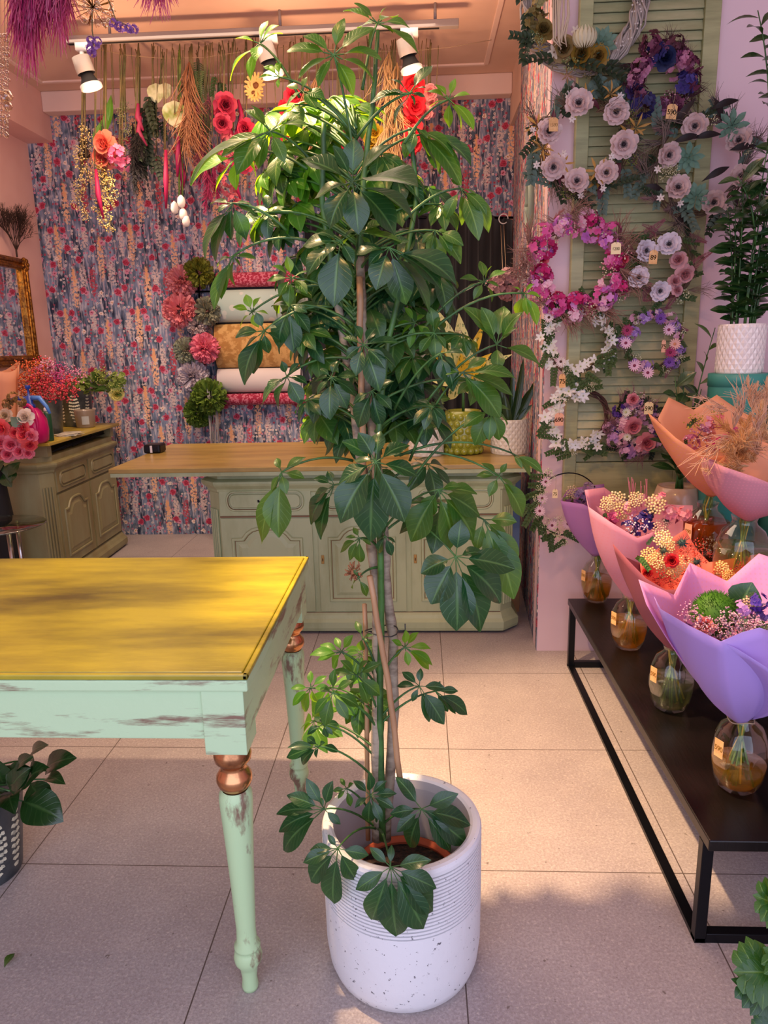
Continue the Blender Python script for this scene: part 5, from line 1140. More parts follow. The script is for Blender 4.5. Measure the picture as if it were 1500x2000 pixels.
# dried flower bundle hung on strings beside the curtain
r = thing('dried_flower_bundle', 'dusty pink dried hydrangeas hanging on thin strings beside the black curtain', 'dried flowers', P(985, 545, Y=4.3), 'dried flowers hanging in the shop')
for dx in (-3, 3): M = MB(); M.tube([P(981+dx, 440, Y=4.9), P(985+dx, 530, Y=4.3)], .0015, 4); M.build('string', 'string', r)
for x, y in ((972, 545), (992, 540), (980, 560), (1000, 555), (965, 560), (990, 570)): fl(r, 'hydrangea', ('#b08488', '#c09a98'), x, y, 17, 4.3)
# wrapping paper rolls on a black rack
mat('roll_pink', '#d8788c', .6, col2='#a82c48', ns=60, lo=.45, hi=.5, nd=1); mat('roll_tan', '#d9ae6c', .6, col2='#b98a4c', ns=22, lo=.45, hi=.55); mat('roll_check', '#e6dcd8', .6)
mat('roll_hearts', '#d5dbd2', .6, col2='#b9cfc6', ns=16, lo=.30, hi=.36, kind='vor')
rk = thing('paper_rack', 'black wire wall rack carrying rolls of wrapping paper', 'rack', (-1.1, 5.25, .95))
for i, z in enumerate((1.78, 1.41, 1.14)):
    M = MB(); M.tube([(-1.62, 5.24, z), (-.78, 5.24, z)], .007, 6); M.build('bar', 'black_metal', rk)
for x in (-1.55,): M = MB(); M.tube([(x, 5.26, .98), (x, 5.26, 1.88)], .007, 6); M.build('upright', 'black_metal', rk)
M = MB(); M.box((-1.48, 5.285, .98), (-.80, 5.297, 1.9)); M.build('back_plate', 'frame_black', rk, smooth=False)
for nm, lb, z0, z1, m in (('a', 'red and pink patterned paper roll, topmost on the wall rack', 1.80, 1.90, 'roll_pink'), ('b', 'white paper roll with pale green hearts on the wall rack', 1.565, 1.785, 'roll_hearts'), ('c', 'tan patterned paper roll in the middle of the wall rack', 1.25, 1.555, 'roll_tan'), ('d', 'white checked paper roll below the tan roll', 1.075, 1.245, 'roll_check'), ('e', 'red and pink patterned paper roll, lowest on the wall rack', .985, 1.07, 'roll_pink')):
    o = thing('wrapping_paper_roll', lb, 'paper roll', (-1.13, 5.22, (z0+z1)/2), 'rolls of wrapping paper on the wall rack'); M = MB(); R_ = (z1-z0)/2
    x0 = -1.40 if nm in 'ae' else -1.44; n = 20; rows = [[V((x0+.6*i, 5.215-min(R_, .06)*math.sin(a), (z0+z1)/2-R_*math.cos(a))) for i in (0, 1)] for a in [PI*2*j/n for j in range(n+1)]]
    M.grid(rows); b = len(M.v)
    for i in (0, 1): M.face(*[2*j+i for j in range(n)])
    M.build('paper', m, o)
# tissue pompoms
mat('steel_twig', '#8f8a88', .5)
def pompom(lb, x, y, s, col, Y=5.17, grp='tissue pompoms on the back wall'):
    p = P(x, y, Y=Y); r = thing('tissue_pompom', lb, 'pompom', p, grp)
    put(flower('pompom', col), 'tissue_petals', r, p, rv(1), s*pxm(p)*1.35, U(0, 6)); M = MB(); M.tube([p, V((p.x, 5.29, p.z+.05))], .0015, 4); M.build('thread', 'string', r)
pompom('olive green tissue pompom at the top right of the pompom cluster', 388, 533, 24, '#7d8028')
pompom('coral pink tissue pompom, uppermost of the pink ones', 356, 549, 24, '#f2a0a2')
pompom('large coral pink tissue pompom in the middle left of the cluster', 352, 606, 28, '#f4989c', 5.15)
pompom('grey green tissue pompom touching the white heart paper roll', 405, 608, 23, '#9a9a80')
pompom('small greyish pink tissue pompom below the grey green one', 385, 636, 17, '#ccbcba')
pompom('bright pink tissue pompom beside the tan paper roll', 400, 680, 24, '#f68ca2', 5.14)
pompom('pale sage tissue pompom left of the bright pink one', 366, 685, 22, '#a7ac92')
pompom('lilac grey tissue pompom above the big green one', 378, 735, 25, '#d8ccd4')
pompom('large moss green tissue pompom, uppermost of the two at the bottom', 408, 775, 29, '#6f8c34', 5.12)
pompom('moss green tissue pompom at the very bottom of the cluster', 388, 806, 24, '#65822e', 5.14)
# twigs in a glass vase on the floor below the pompoms
r = thing('twig_vase', 'tall clear vase of bleached twigs standing behind the counter below the pompoms', 'vase', (-1.47, 5.1, 0))
M = MB(); M.lathe([(.05, 0), (.055, .01), (.05, .6), (.055, .62)], (-1.47, 5.1, 0), 24); M.build('vessel', 'clear_glass', r)
for i in range(14): M = MB(); a = U(0, 6.28); M.tube([V((-1.47, 5.1, .02)), V((-1.47+.03*math.cos(a), 5.1+.03*math.sin(a), .7)), V((-1.465+.035*math.cos(a)+U(-.02, .02), 5.1, U(1.0, 1.15)))], .0035, 4); M.build('twig', 'steel_twig', r)

# ------------------------------------------------------------------ counter top items
def onc(px, py): return P(px, py, Z=.853)
r = thing('card_terminal', 'small black card terminal standing on the left end of the counter top', 'device', onc(302, 885))
p = onc(302, 884); M = MB(); M.box((p.x-.045, p.y-.04, .853), (p.x+.045, p.y+.06, .90)); M.build('housing', 'black_metal', r, smooth=False, bevel=.01)
M = MB(); M.box((p.x-.008, p.y-.0415, .858), (p.x+.004, p.y-.039, .895)); M.build('stripe', 'white_plastic', r, smooth=False)
mat('pot_cream', '#ddd8c4', .3, coat=.3); mat('pot_lime', '#8f9428', .25, coat=.5)
# white mesh pot
x, y = .03, 3.56; r = thing('potted_plant', 'green plant in white round mesh pot on the counter, left of the lime pot', 'potted plant', (x, y, .853), 'pot plants on the counter')
M = MB(); scalepot(M, x, y, .853, .085, .13, 7, 20); M.build('pot', 'pot_cream', r, smooth=False)
for i in range(7): M = MB(); a = i*.9; branch(M, bez(V((x, y, .95)), V((x+.02*math.cos(a), y, 1.05)), V((x+.12*math.cos(a), y+.06*math.sin(a), 1.1+U(0, .1))), 5), .003, .07, .5, 7); M.build('branch', ['leaf_mid', 'green_stem'], r)
# lime bubble pot with variegated plant
x, y = .215, 3.60; r = thing('potted_plant', 'yellow variegated plant in lime green bubble pot on the counter', 'potted plant', (x, y, .853), 'pot plants on the counter')
M = MB(); M.lathe([(.075, .853), (.09, .86), (.094, .90), (.094, 1.03), (.088, 1.065), (.08, 1.067), (.078, 1.05), (.0001, 1.04)], (x, y, 0), 36)
for j in range(6):
    for i in range(16): a = 2*PI*(i+.5*(j % 2))/16; M.ball((x+.086*math.cos(a), y+.086*math.sin(a), .872+.033*j), .0185, 8, 6)
M.build('pot', 'pot_lime', r)
m = mat('variegated', '#dcd98a', .4, trans=.3, col2='#56752c', ns=70, lo=.54, hi=.6, stretch=(1, 1, .5)); mat('variegated_yellow', '#e0b92c', .4, trans=.35, col2='#5c6a1c', ns=60, lo=.55, hi=.6)
tp = P(905, 735, Y=3.6)
M = MB(); M.tube([V((x, y, 1.04)), V((x, y, tp.z))], .008, 6); M.build('stem', 'green_stem', r)
for (px, py, w, mm) in [(850, 600, .062, 0), (896, 612, .06, 0), (822, 640, .05, 0), (945, 632, .035, 1), (838, 690, .05, 1), (825, 665, .05, 1), (960, 690, .05, 1), (1000, 692, .045, 0), (930, 660, .045, 0), (860, 700, .05, 1), (955, 740, .045, 0), (845, 745, .045, 0), (900, 690, .06, 1), (875, 780, .05, 0), (930, 775, .05, 0)]:
    q = P(px, py, Y=3.6+U(-.08, .05)); b0 = V((x+U(-.01, .01), y, tp.z-.02+U(-.03, .02))); M = MB(); M.leaf(b0, q, V((0, -.8, .6)), w*1.35, arch=.06, fold=.2, wide=.5, segs=7, wave=.03); M.build('variegated_leaf', ['variegated', 'variegated_yellow'][mm], r)
# white faceted pot with snake plant
x, y = .44, 3.58; r = thing('potted_plant', 'dark snake plant in white faceted scale patterned pot at the right end of the counter', 'potted plant', (x, y, .853), 'pot plants on the counter')
M = MB(); scalepot(M, x, y, .853, .088, .17, 9, 20); M.build('pot', 'pot_cream', r, smooth=False)
for (px, py, w) in [(1022, 700, .04), (1050, 735, .035), (1005, 760, .04), (985, 770, .04), (1035, 760, .035), (975, 735, .035), (1000, 720, .035), (1040, 790, .03)]:
    q = P(px, py, Y=3.58+U(-.03, .03)); b0 = V((x+(q.x-x)*.2, y+U(-.03, .03), 1.0)); M = MB(); M.leaf(b0, q, V((U(-.5, .5), -1, .1)), w, arch=.02, fold=.5, wide=.35, segs=8, blunt=.5); M.build('sword_leaf', 'leaf_dark', r)
# things right of the counter
mat('cardboard', '#8a6644', .8); mat('pack_blue', '#7f9cc8', .5)
r = thing('packing_box', 'narrow brown cardboard pack with blue and white end standing right of the counter', 'box', (.488, 3.75, 0))
M = MB(); M.box((.468, 3.62, 0), (.515, 3.95, .30), ); M.build('carton', 'cardboard', r, smooth=False, bevel=.003)
M = MB(); M.box((.47, 3.65, .3005), (.512, 3.93, .78)); M.build('sleeve', 'pack_blue', r, smooth=False, bevel=.003)
# ribbon reel on the side wall
mat('ribbon_sage', '#8f9c86', .5)
r = thing('ribbon_roll', 'roll of pale sage ribbon hanging on the wallpapered corner wall', 'ribbon', P(1034, 400, Y=3.6))
c = P(1034, 400, Y=3.6); M = MB(); rows = []
for j in range(2): rows.append([c+V((.0+.028*(j-.5)*2*.5, .055*math.cos(a), .105*math.sin(a))) for a in [2*PI*i/40 for i in range(41)]])
M.grid(rows); M.build('ribbon_band', 'ribbon_sage', r, solid=.004)

# ------------------------------------------------------------------ track with three spotlights
TRY = 4.18
rl = thing('ceiling_track', 'long pale grey lighting track fixed beneath the ceiling', 'light track', (-.8, TRY, 3.0))
M = MB(); M.box((-1.83, TRY-.02, 2.965), (.22, TRY+.02, 3.0)); M.build('rail', 'grey_rail', rl, smooth=False, bevel=.003)
M = MB(); M.box((-1.83, TRY-.008, 2.963), (.12, TRY+.008, 2.9645)); M.build('slot', 'dark', rl, smooth=False)
for x in (-1.6, -.7, .1): M = MB(); M.tube([(x, TRY, 2.999), (x, TRY, 3.08)], .008, 8); M.build('bracket', 'grey_rail', rl)
mat('lamp_face', '#fff2d8', .5, emit='#ffe2b0', es=9)
for (px, py, lb) in [(172, 152, 'lit white track spotlight at the left above the hanging dried flowers'), (528, 128, 'lit track spotlight in the middle, glimpsed behind the upper leaves of the plant'), (800, 118, 'lit track spotlight at the right end of the rail behind the plant top')]:
    p = P(px, py, Y=TRY); r = thing('track_spotlight', lb, 'spotlight', p, 'spotlights on the ceiling track'); ax = V((.25, .15, -1)).normalized(); A, B, N = basis(ax); R4 = Matrix((A, B, N)).transposed().to_4x4(); R4.translation = p
    M = MB(); M.tube([V((p.x-.02, TRY, 2.965)), V((p.x-.02, TRY, p.z+.05))], .012, 8); M.box((p.x-.045, TRY-.02, 2.93), (p.x+.045, TRY+.02, 2.966)); M.build('arm', 'white_plastic', r)
    M = MB(); M.lathe([(.0001, -.10), (.045, -.10), (.048, -.04), (.046, -.02)], n=24, M=R4.to_3x3(), c=p); M.build('housing', 'grey_rail', r)
    M = MB(); M.lathe([(.03, -.03), (.036, -.0), (.05, .03)], n=24, M=R4.to_3x3(), c=p); M.build('heat_sink', 'dark', r)
    M = MB(); M.lathe([(.05, .028), (.058, .035), (.058, .055), (.05, .056)], n=28, M=R4.to_3x3(), c=p); M.build('front_ring', 'white_plastic', r)
    M = MB(); b = M.lathe([(.0001, .053), (.051, .053)], n=28, M=R4.to_3x3(), c=p); M.build('lens', 'lamp_face', r)

# ------------------------------------------------------------------ dried flowers hanging on a string across the shop
SY = 4.45
st = thing('hanging_line', 'thin string stretched under the ceiling that carries the dried flowers', 'string', P(480, 110, Y=SY))
M = MB(); M.tube([P(x, y, Y=SY) for x, y in [(150, 90), (190, 96), (250, 108), (320, 114), (400, 112), (480, 100), (560, 92), (640, 96), (720, 100), (800, 100), (880, 92), (960, 78)]], .0018, 4); M.build('cord', 'string', st)
def line_y(x):
    L_ = [(150, 90), (190, 96), (250, 108), (320, 114), (400, 112), (480, 100), (560, 92), (640, 96), (720, 100), (800, 100), (880, 92), (960, 78)]
    for (a, b), (c, d) in zip(L_, L_[1:]):
        if a <= x <= c: return b+(d-b)*(x-a)/(c-a)
    return 100
GH = 'dried flowers hanging in the shop'
def bunch(lb, x, y0, y1, kind, cols, sz, n=5, spread=14, st_m='stem_dry', ns=5, leafy=None, dy=0):
    """bunch hung head down: stems from the line to y0, heads between y0 and y1"""
    Y = SY+dy; root = thing('dried_flower_bunch', lb, 'dried flowers', P(x, (y0+y1)/2, Y=Y), GH)
    for i in range(ns):
        a = x+U(-4, 4); M = MB(); M.tube([P(a, line_y(x)-U(5, 30), Y=Y), P(x+U(-3, 3), line_y(x)+5, Y=Y), P(x+U(-spread, spread)*.6, (y0+y1)/2, Y=Y+U(-.02, .02))], .0028, 4); M.build('stem', st_m, root)
    for i in range(n):
        px = x+U(-spread, spread); py = y0+(y1-y0)*(i+.5)/n; p = P(px, py, Y=Y+U(-.05, .03)); k = pxm(p); s = sz*U(.8, 1.2)*k
        if kind in ('plume', 'wisp', 'sprig', 'feather', 'fern'): along(root, kind, cols, p-V((0, 0, -s*.5)), V((U(-.25, .25), U(-.1, .1), -1)), V((U(-.5, .5), -1, 0)), s)
        elif kind == 'amaranth':
            M = MB(); q = [p, p+V((U(-.02, .02), 0, -s*.5)), p+V((U(-.03, .03), 0, -s))]; M.tube(q, [.008, .016, .006], 8); M.build('amaranth_tassel', pmat(cols[0]), root)
        elif kind == 'anthurium':
            M = MB(); M.leaf(p+V((0, 0, s*.5)), p-V((0, 0, s*.5)), V((0, -1, 0)), s*.95, arch=.08, fold=.1, wide=.42, segs=8, blunt=.6); M.build('spathe', mats_anth, root)
        elif kind == 'tulip':
            M = MB(); M.lathe([(.006, 0), (.02, -.015), (.024, -.04), (.018, -.06), (.008, -.066)], p, 10); M.build('tulip_flower', pmat(cols[0]), root)
        else: put(flower(kind, *cols), NAMES[kind], root, p, V((U(-.4, .4), -1, U(-.6, .2))), s, U(0, 6))
    if leafy:
        for i in range(4): q = P(x+U(-spread, spread), U(line_y(x)+60, y0+30), Y=Y); M = MB(); M.leaf(q, q+V((U(-.06, .06), -.02, -.16)), V((0, -1, .2)), .045, arch=.05, fold=.3); M.build('leaf', leafy, root)
    return root
mat('stem_dry', '#7d6a44', .7, col2='#5a5a34', ns=9)
mats_anth = mat('anthurium', '#c9c9a0', .4, trans=.3, col2='#7c8a2c', ns=8, lo=.45, hi=.6)
bunch('dry bunch of small cream blossoms hanging leftmost on the line', 162, 250, 430, 'berries', ('#e8d9a0', '#d8c078', '#8a7a48'), 17, 9, 12)
bunch('dark dried seed heads hanging beside the leftmost cream blossoms', 165, 270, 310, 'hydrangea', ('#3a2c20', '#4a3626'), 16, 2, 5, ns=3, dy=.03)
bunch('yellow green lily leaves with cream blossoms lit by the left spotlight', 205, 300, 440, 'berries', ('#f0dc90', '#e8c870', '#9a8a40'), 18, 10, 14, leafy='leaf_young', ns=6)
bunch('coral pink bloom hanging right below the left spotlight', 205, 268, 320, 'rose', ('#ee8a70', '#e06a5c'), 22, 2, 5, ns=2, dy=-.04)
bunch('fringed bright pink flowers hanging right of the coral bloom', 235, 295, 322, 'hydrangea', ('#ee6a9c', '#f08ab0'), 20, 3, 12, ns=4, dy=-.02)
bunch('single magenta amaranth tassel hanging in front of cream blossoms', 186, 330, 331, 'amaranth', ('#a8124c',), 106, 1, 2, ns=2, dy=-.08)
bunch('thin grey green seed stems hanging left of the dark bunch', 243, 200, 300, 'berries', ('#7c8a5c', '#9a9a6c', '#5c5c3c'), 13, 7, 10)
bunch('near black dried plume hanging among the middle bunches', 268, 262, 350, 'plume', ('#141014', '#201818'), 66, 7, 8, ns=4)
bunch('dark green leafy bunch hanging behind the two white anthuriums', 300, 205, 330, 'sprig', ('#1c2c16', '#2c2a18'), 44, 16, 20, ns=6, dy=.04)
bunch('crimson heather tassels hanging left of the dark green bunch', 273, 190, 240, 'amaranth', ('#982850',), 46, 2, 4, ns=3, dy=.02)
bunch('long white and green anthurium spathe hanging at the middle of the line', 341, 222, 224, 'anthurium', ('#c9c9a0',), 54, 1, 1, ns=1, dy=-.07)
bunch('two pale green anthurium spathes hanging higher than the large white one', 315, 175, 185, 'anthurium', ('#c9c9a0',), 34, 2, 12, ns=2, dy=.02)
bunch('long magenta amaranth tassel left of the tulips', 322, 292, 294, 'amaranth', ('#a01048',), 106, 1, 2, ns=2, dy=-.03)
bunch('thick magenta amaranth tassel directly below the white anthurium', 352, 255, 320, 'amaranth', ('#9c1450',), 62, 3, 4, ns=3)
bunch('white and pink tulips hanging head down at the ends of green stalks', 350, 375, 425, 'tulip', ('#ece4dc',), 20, 4, 14, 'stem_green', 5, dy=-.02)
bunch('dry rust brown grasses hanging right of the magenta amaranth', 372, 170, 300, 'wisp', ('#a8704c', '#c08a60'), 92, 12, 16, ns=8)
bunch('dull pink grasses with ribbons hanging in front of the wallpaper', 400, 200, 330, 'plume', ('#b05a68', '#8c4858'), 66, 9, 14, ns=8)
bunch('dusty red peonies hanging one above another left of the plant', 437, 195, 250, 'rose', ('#c83c58', '#a82c48'), 19, 3, 4, ns=4, dy=-.05)
bunch('dark leafy bunch hanging above the dusty red peonies', 430, 165, 190, 'sprig', ('#30481c', '#3a3a20'), 34, 4, 8, ns=3)
bunch('crimson feathered tassels hanging behind the left edge of the plant', 455, 180, 330, 'amaranth', ('#b41c50',), 60, 5, 12, ns=5)
bunch('straw coloured daisies hanging near the middle spotlight', 495, 160, 190, 'daisy', ('#e8c070', '#7c4a20'), 22, 2, 6, ns=4)
bunch('red roses hanging behind the left side of the plant crown', 480, 240, 330, 'rose', ('#d83858', '#b82848'), 19, 4, 10, ns=4)
bunch('bright red ranunculus flowers strung down behind the plant', 565, 175, 300, 'rose', ('#e02c48', '#c01c38'), 20, 5, 8, ns=4)
bunch('tan raffia grasses hanging behind the plant crown', 620, 200, 330, 'wisp', ('#c89868', '#d8a878'), 90, 10, 20, ns=6)
bunch('yellow dried strawflowers hanging behind the plant crown', 720, 220, 300, 'rose', ('#e0c030', '#c8a020'), 16, 5, 14, ns=5)
bunch('cream raffia strands hanging under the right spotlight', 765, 150, 330, 'wisp', ('#ecd098', '#e0b880'), 110, 10, 12, ns=8)
bunch('column of scarlet roses hanging directly under the right spotlight', 803, 158, 290, 'rose', ('#e82838', '#cc1830'), 21, 7, 7, ns=4, dy=-.05)
bunch('single magenta rosebud hanging low behind the right of the crown', 772, 312, 316, 'rose', ('#d81c70', '#b81460'), 12, 1, 2, ns=1)
bunch('magenta feathery grasses hanging low beside the plant crown', 410, 290, 390, 'plume', ('#b82c64', '#982050'), 60, 7, 12, ns=4)
bunch('salmon pink larkspur spikes hanging behind the dusty red peonies', 448, 230, 400, 'hydrangea', ('#e88a90', '#d8707c'), 17, 9, 10, ns=4, dy=.05)
bunch('dull green fern like bunch hanging right of the brown grasses', 386, 150, 240, 'fern', ('#5c7040',), 60, 8, 10, ns=5, dy=.04)
bunch('pale beige wheat ears hanging left of the tan raffia', 590, 220, 330, 'plume', ('#d8b888', '#c8a070'), 60, 6, 12, ns=5)
bunch('crimson cockscomb blooms hanging behind the middle of the crown', 660, 210, 300, 'hydrangea', ('#c02850', '#a82048'), 20, 5, 10, ns=4)
bunch('pale pink roses hanging right of the scarlet rose column', 840, 170, 230, 'rose', ('#e89a9c', '#d88488'), 15, 3, 8, ns=3)
# (bare stalks are one tangle nobody could count)
M = MB()
for i in range(70):
    x = U(190, 880); L_ = line_y(x); M.tube([P(x, L_-U(2, 28), Y=SY), P(x+U(-3, 3), L_+3, Y=SY), P(x+U(-8, 8), L_+U(50, 190), Y=SY+U(-.05, .05))], .0022, 4)
tag(M.build('dry_stalks', 'stem_dry'), 'tangle of bare dry flower stalks hanging from the line', 'dried flowers', kind='stuff')

# ------------------------------------------------------------------ decorations nearer the camera, top left
NY = 2.4
def tuft(lb, xs, y1, n, cols):
    c = P(sum(xs)/2, -60, Y=NY); root = thing('dyed_pampas_tuft', lb, 'dried grass', c, 'dyed grasses hanging at the top left'); mt = [pmat(q, .3, .7) for q in cols]
    M = MB(); M.tube([c, V((c.x, c.y, 3.08))], .004, 6); M.build('hanging_stem', 'stem_dry', root)
    for q in range(8):
        M = MB()
        for i in range(n//8):
            x0 = U(*xs); x1 = x0+U(-22, 22); ln = U(.35, 1)*(1-.45*abs((x0-sum(xs)/2)/(xs[1]-xs[0])*2)); a = P(x0*.4+sum(xs)*.3+U(-14, 14), -60, Y=NY); b = P(x0+U(-6, 6), -60+(y1+60)*ln*.6, Y=NY+U(-.06, .06)); e = P(x1, -60+(y1+60)*ln, Y=NY+U(-.1, .1))
            M.tube(bez(a, b, e, 5), [.0024, .0024, .002, .0016, .0012, .0005], 3, False)
        M.build('plume_strands', mt[q % len(mt)], root)
tuft('magenta dyed pampas tuft hanging leftmost at the top of the photo', (22, 92), 175, 560, ('#d84488', '#e878a4', '#b83070'))
tuft('pink dyed pampas tuft hanging second from the left at the top', (85, 142), 120, 360, ('#dc5890', '#ee84ac', '#c84080'))
tuft('faint pink grass tuft hanging right of the glass bead ball', (268, 348), 55, 160, ('#e05a98', '#ee80b0'))
glassmat('crystal', '#efe4d8', .5)
r = thing('glass_bead_ball', 'glittering ball of glass beads on gold wire hanging at the top left', 'ornament', P(182, 20, Y=NY))
for i in range(60):
    d = rv(1).normalized(); p = P(182, 15, Y=NY)+V((d.x*.055, d.y*.05, d.z*.048)); put(flower('pearl', '#f2e2c4'), 'glass_bead', r, p, d, U(.004, .009)).data = proto_b if i else (lambda: None)() or flower('pearl', '#f2e2c4')
    if i == 0:
        M = MB(); M.ball((0, 0, 0), 1, 8, 6); proto_b = proto(M, 'glass_bead', [MATS['crystal']])
M = MB()
for i in range(40): d = rv(1).normalized(); c = P(182, 15, Y=NY); M.tube([c, c+V((d.x*.065, d.y*.06, d.z*.056))], .001, 3)
M.tube([P(182, -10, Y=NY), V((P(182, 0, Y=NY).x, NY, 3.08))], .002, 4); M.build('gold_wire', 'gold', r)
for (lb, pts, fx) in [('purple statice sprig hanging below the glass bead ball', [(180, 60), (183, 78)], [(178, 80), (186, 90), (176, 95), (190, 82), (180, 102)]), ('purple statice sprig hanging right of the glass bead ball', [(212, 0), (226, 38)], [(222, 45), (232, 52), (243, 57), (254, 56), (262, 57)])]:
    r = thing('statice_sprig', lb, 'dried flowers', P(*fx[0], Y=NY), 'purple statice sprigs at the top left')
    M = MB(); M.tube([P(pts[0][0], -40, Y=NY)]+[P(x, y, Y=NY) for x, y in pts]+[P(*fx[-1], Y=NY)], .0018, 4); M.build('stem', 'stem_dry', r)
    for x, y in fx: fl(r, 'hydrangea', ('#a878c0', '#8c5ca8'), x, y, 9, NY)
r = thing('glass_bead_strand', 'clear glass bead strands hanging down the left edge of the photo', 'ornament', P(8, 150, Y=NY))
for x0 in (1, 8, 14):
    M = MB(); M.tube([P(x0, -20, Y=NY), P(x0+2, 268, Y=NY)], .0008, 3); M.build('strand_thread', 'string', r)
    for i in range(17): o = put(proto_b, 'glass_bead', r, P(x0+U(-3, 3), 70+i*12+U(-3, 3), Y=NY), V((0, -1, 0)), U(.005, .0085) if i != 10 else .018)
put(proto_b, 'glass_bead', r, P(14, 207, Y=NY), V((0, -1, 0)), .016)

# ------------------------------------------------------------------ left wall and sideboard items
mr = thing('gilt_mirror', 'ornate gilt framed mirror on the left pink wall, cut by the photo edge', 'mirror', (-2.67, 4.4, 1.65))
MZ0, MZ1, MY0, MY1 = 1.30, 2.0, 3.9, 5.02
m = mat('mirror_glass', '#e8e8e8', .03, metal=1)
M = MB(); M.box((-2.672, MY0+.04, MZ0+.04), (-2.664, MY1-.04, MZ1-.04)); M.build('glass', 'mirror_glass', mr, smooth=False)
def fr(M, a, b, c, d): M.box(a, b); 
for nm, (y0, y1, z0, z1) in (('l', (MY1-.07, MY1, MZ0, MZ1)), ('t', (MY0, MY1-.07, MZ1-.07, MZ1)), ('b', (MY0, MY1-.07, MZ0, MZ0+.07)), ('r', (MY0, MY0+.07, MZ0+.07, MZ1-.07))):
    M = MB(); M.box((-2.68, y0, z0), (-2.645, y1, z1)); cy, cz = (y0+y1)/2, (z0+z1)/2
    if y1-y0 > z1-z0:
        M.tube([(-2.643, y0, cz+.015), (-2.643, y1, cz+.015)], .013, 8); M.tube([(-2.64, y0, cz-.02), (-2.64, y1, cz-.02)], .009, 8)
    else: M.tube([(-2.643, cy+.015, z0), (-2.643, cy+.015, z1)], .013, 8); M.tube([(-2.64, cy-.02, z0), (-2.64, cy-.02, z1)], .009, 8)
    M.build('frame_side', 'gold', mr, bevel=.004)
for y in (MY1-.035, MY0+.035):
    for z in (MZ0+.035, MZ1-.035):
        M = MB()
        for i in range(9): a = i*.9; M.ball((-2.64, y+.03*math.cos(a), z+.03*math.sin(a)), .016, 8, 6)
        M.build('corner_ornament', 'gold', mr)
r = thing('bare_twig_bush', 'small leafless twig bush standing on top of the gilt mirror frame', 'ornament', (-2.63, 4.93, 2.0))
mat('twig_black', '#3d2a20', .8)
M = MB(); rnd2 = random.Random(3)
def grow(p, d, L, r_, k):
    q = p+d*L; M.tube([p, q], [r_, r_*.8], 3, False)
    if k == 0: return
    for i in range(3 if k > 3 else 2): e = (d+V((rnd2.uniform(-.2, .3), rnd2.uniform(-.75, .75), rnd2.uniform(-.35, .6)))).normalized(); grow(q, e, L*rnd2.uniform(.68, .9), r_*.75, k-1)
b0 = V((-2.63, 4.88, 2.0))
M.tube([b0, b0+V((0, 0, .05))], .006, 5)
for i in range(6): grow(b0+V((0, 0, .04)), V((.05, -.8+.32*i, .9)).normalized(), .07, .0035, 6)
M.build('twigs', 'twig_black', r)
def ons(px, py): return P(px, py, Z=.886)
mat('zinc', '#6c7478', .4, metal=.7, col2='#4c565c', ns=12, lo=.35, hi=.65); mat('zinc_white', '#d4d0b4', .6, col2='#a8a894', ns=50, lo=.5, hi=.6); mat('green_can', '#1d4a30', .35); mat('label_grey', '#a8aca8', .5); mat('magenta', '#d01470', .3, trans=.2, coat=.3); mat('blue_plastic', '#1c44a0', .3, coat=.3); mat('blue_light', '#4a84cc', .3, coat=.3)
def bucket(lb, x, y, z, r0, r1, h, par=None, deco=(), cat='bucket', grp='zinc buckets'):
    root = thing('zinc_bucket', lb, cat, (x, y, z), grp); M = MB(); M.lathe([(r0, z), (r0+.003, z+.006), (r1, z+h-.008), (r1+.004, z+h-.004), (r1+.004, z+h), (r1-.004, z+h), (r1-.006, z+h-.02), (.0001, z+h-.04)], (x, y, 0), 40); M.build('pail', 'zinc', root)
    if deco:
        for a0, hw in deco:
            M = MB()
            for j in range(9):
                zz = z+h*(.12+.085*j); rr = r0+(r1-r0)*(zz-z)/h+.003; wv = hw*math.sin(PI*min(1, (j+1.2)/10.5))
                for e in (-1, 1):
                    for q in range(3):
                        a1, a2 = a0+e*wv*q/3, a0+e*wv*(q+1)/3; zz1, zz2 = zz+h*.03*q/3, zz+h*.03*(q+1)/3+h*.02
                        pa = V((x+rr*math.cos(a1), y+rr*math.sin(a1), zz1)); pb = V((x+rr*math.cos(a2), y+rr*math.sin(a2), zz2)); nn = V((math.cos(a1), math.sin(a1), 0)); M.leaf(pa, pb, nn, h*.06, arch=.1, fold=.0, segs=3)
            tag(M.build('damask_relief', 'zinc_white', root), 'raised cream leaf pattern')
    return root
k = bucket('plain zinc bucket of pink and orange dried flowers on the sideboard', -2.33, 4.42, .886, .085, .105, .22, grp='zinc buckets')
r = thing('dried_flower_bundle', 'coral and pink dried baby breath bundle filling the plain zinc bucket', 'dried flowers', (-2.33, 4.42, 1.08), 'dried flowers on the sideboard')
for i in range(34):
    x, y = U(42, 150), U(718, 772); c = (('#f08a4c', '#ea6a3c', '#a05a30') if x < 75 else ('#f06a6a', '#e84a5c', '#a05040')) if y > 745 or x < 85 else (('#f09ac0', '#f4c0d0', '#a0606c') if i % 2 else ('#e060a0', '#c84890', '#904060')); fl(r, 'berries', c, x, y, 20, 4.42+U(-.08, .08))
k = bucket('zinc bucket with raised cream leaf pattern holding green foliage on the sideboard', -2.38, 4.93, .886, .095, .115, .25, deco=((-1.2, .34), (-.35, .14), (-2.05, .14)))
r = thing('foliage_bundle', 'green hydrangea foliage with a pale yellow bloom in the patterned zinc bucket', 'flowers', (-2.38, 4.93, 1.1), 'dried flowers on the sideboard')
for i in range(16): fl(r, 'berries' if i % 2 else 'hydrangea', ('#c8d078', '#a8b850', '#6c7c38') if i % 2 else ('#7c9440', '#94a850'), U(150, 235), U(728, 760), 15, 4.93+U(-.08, .05))
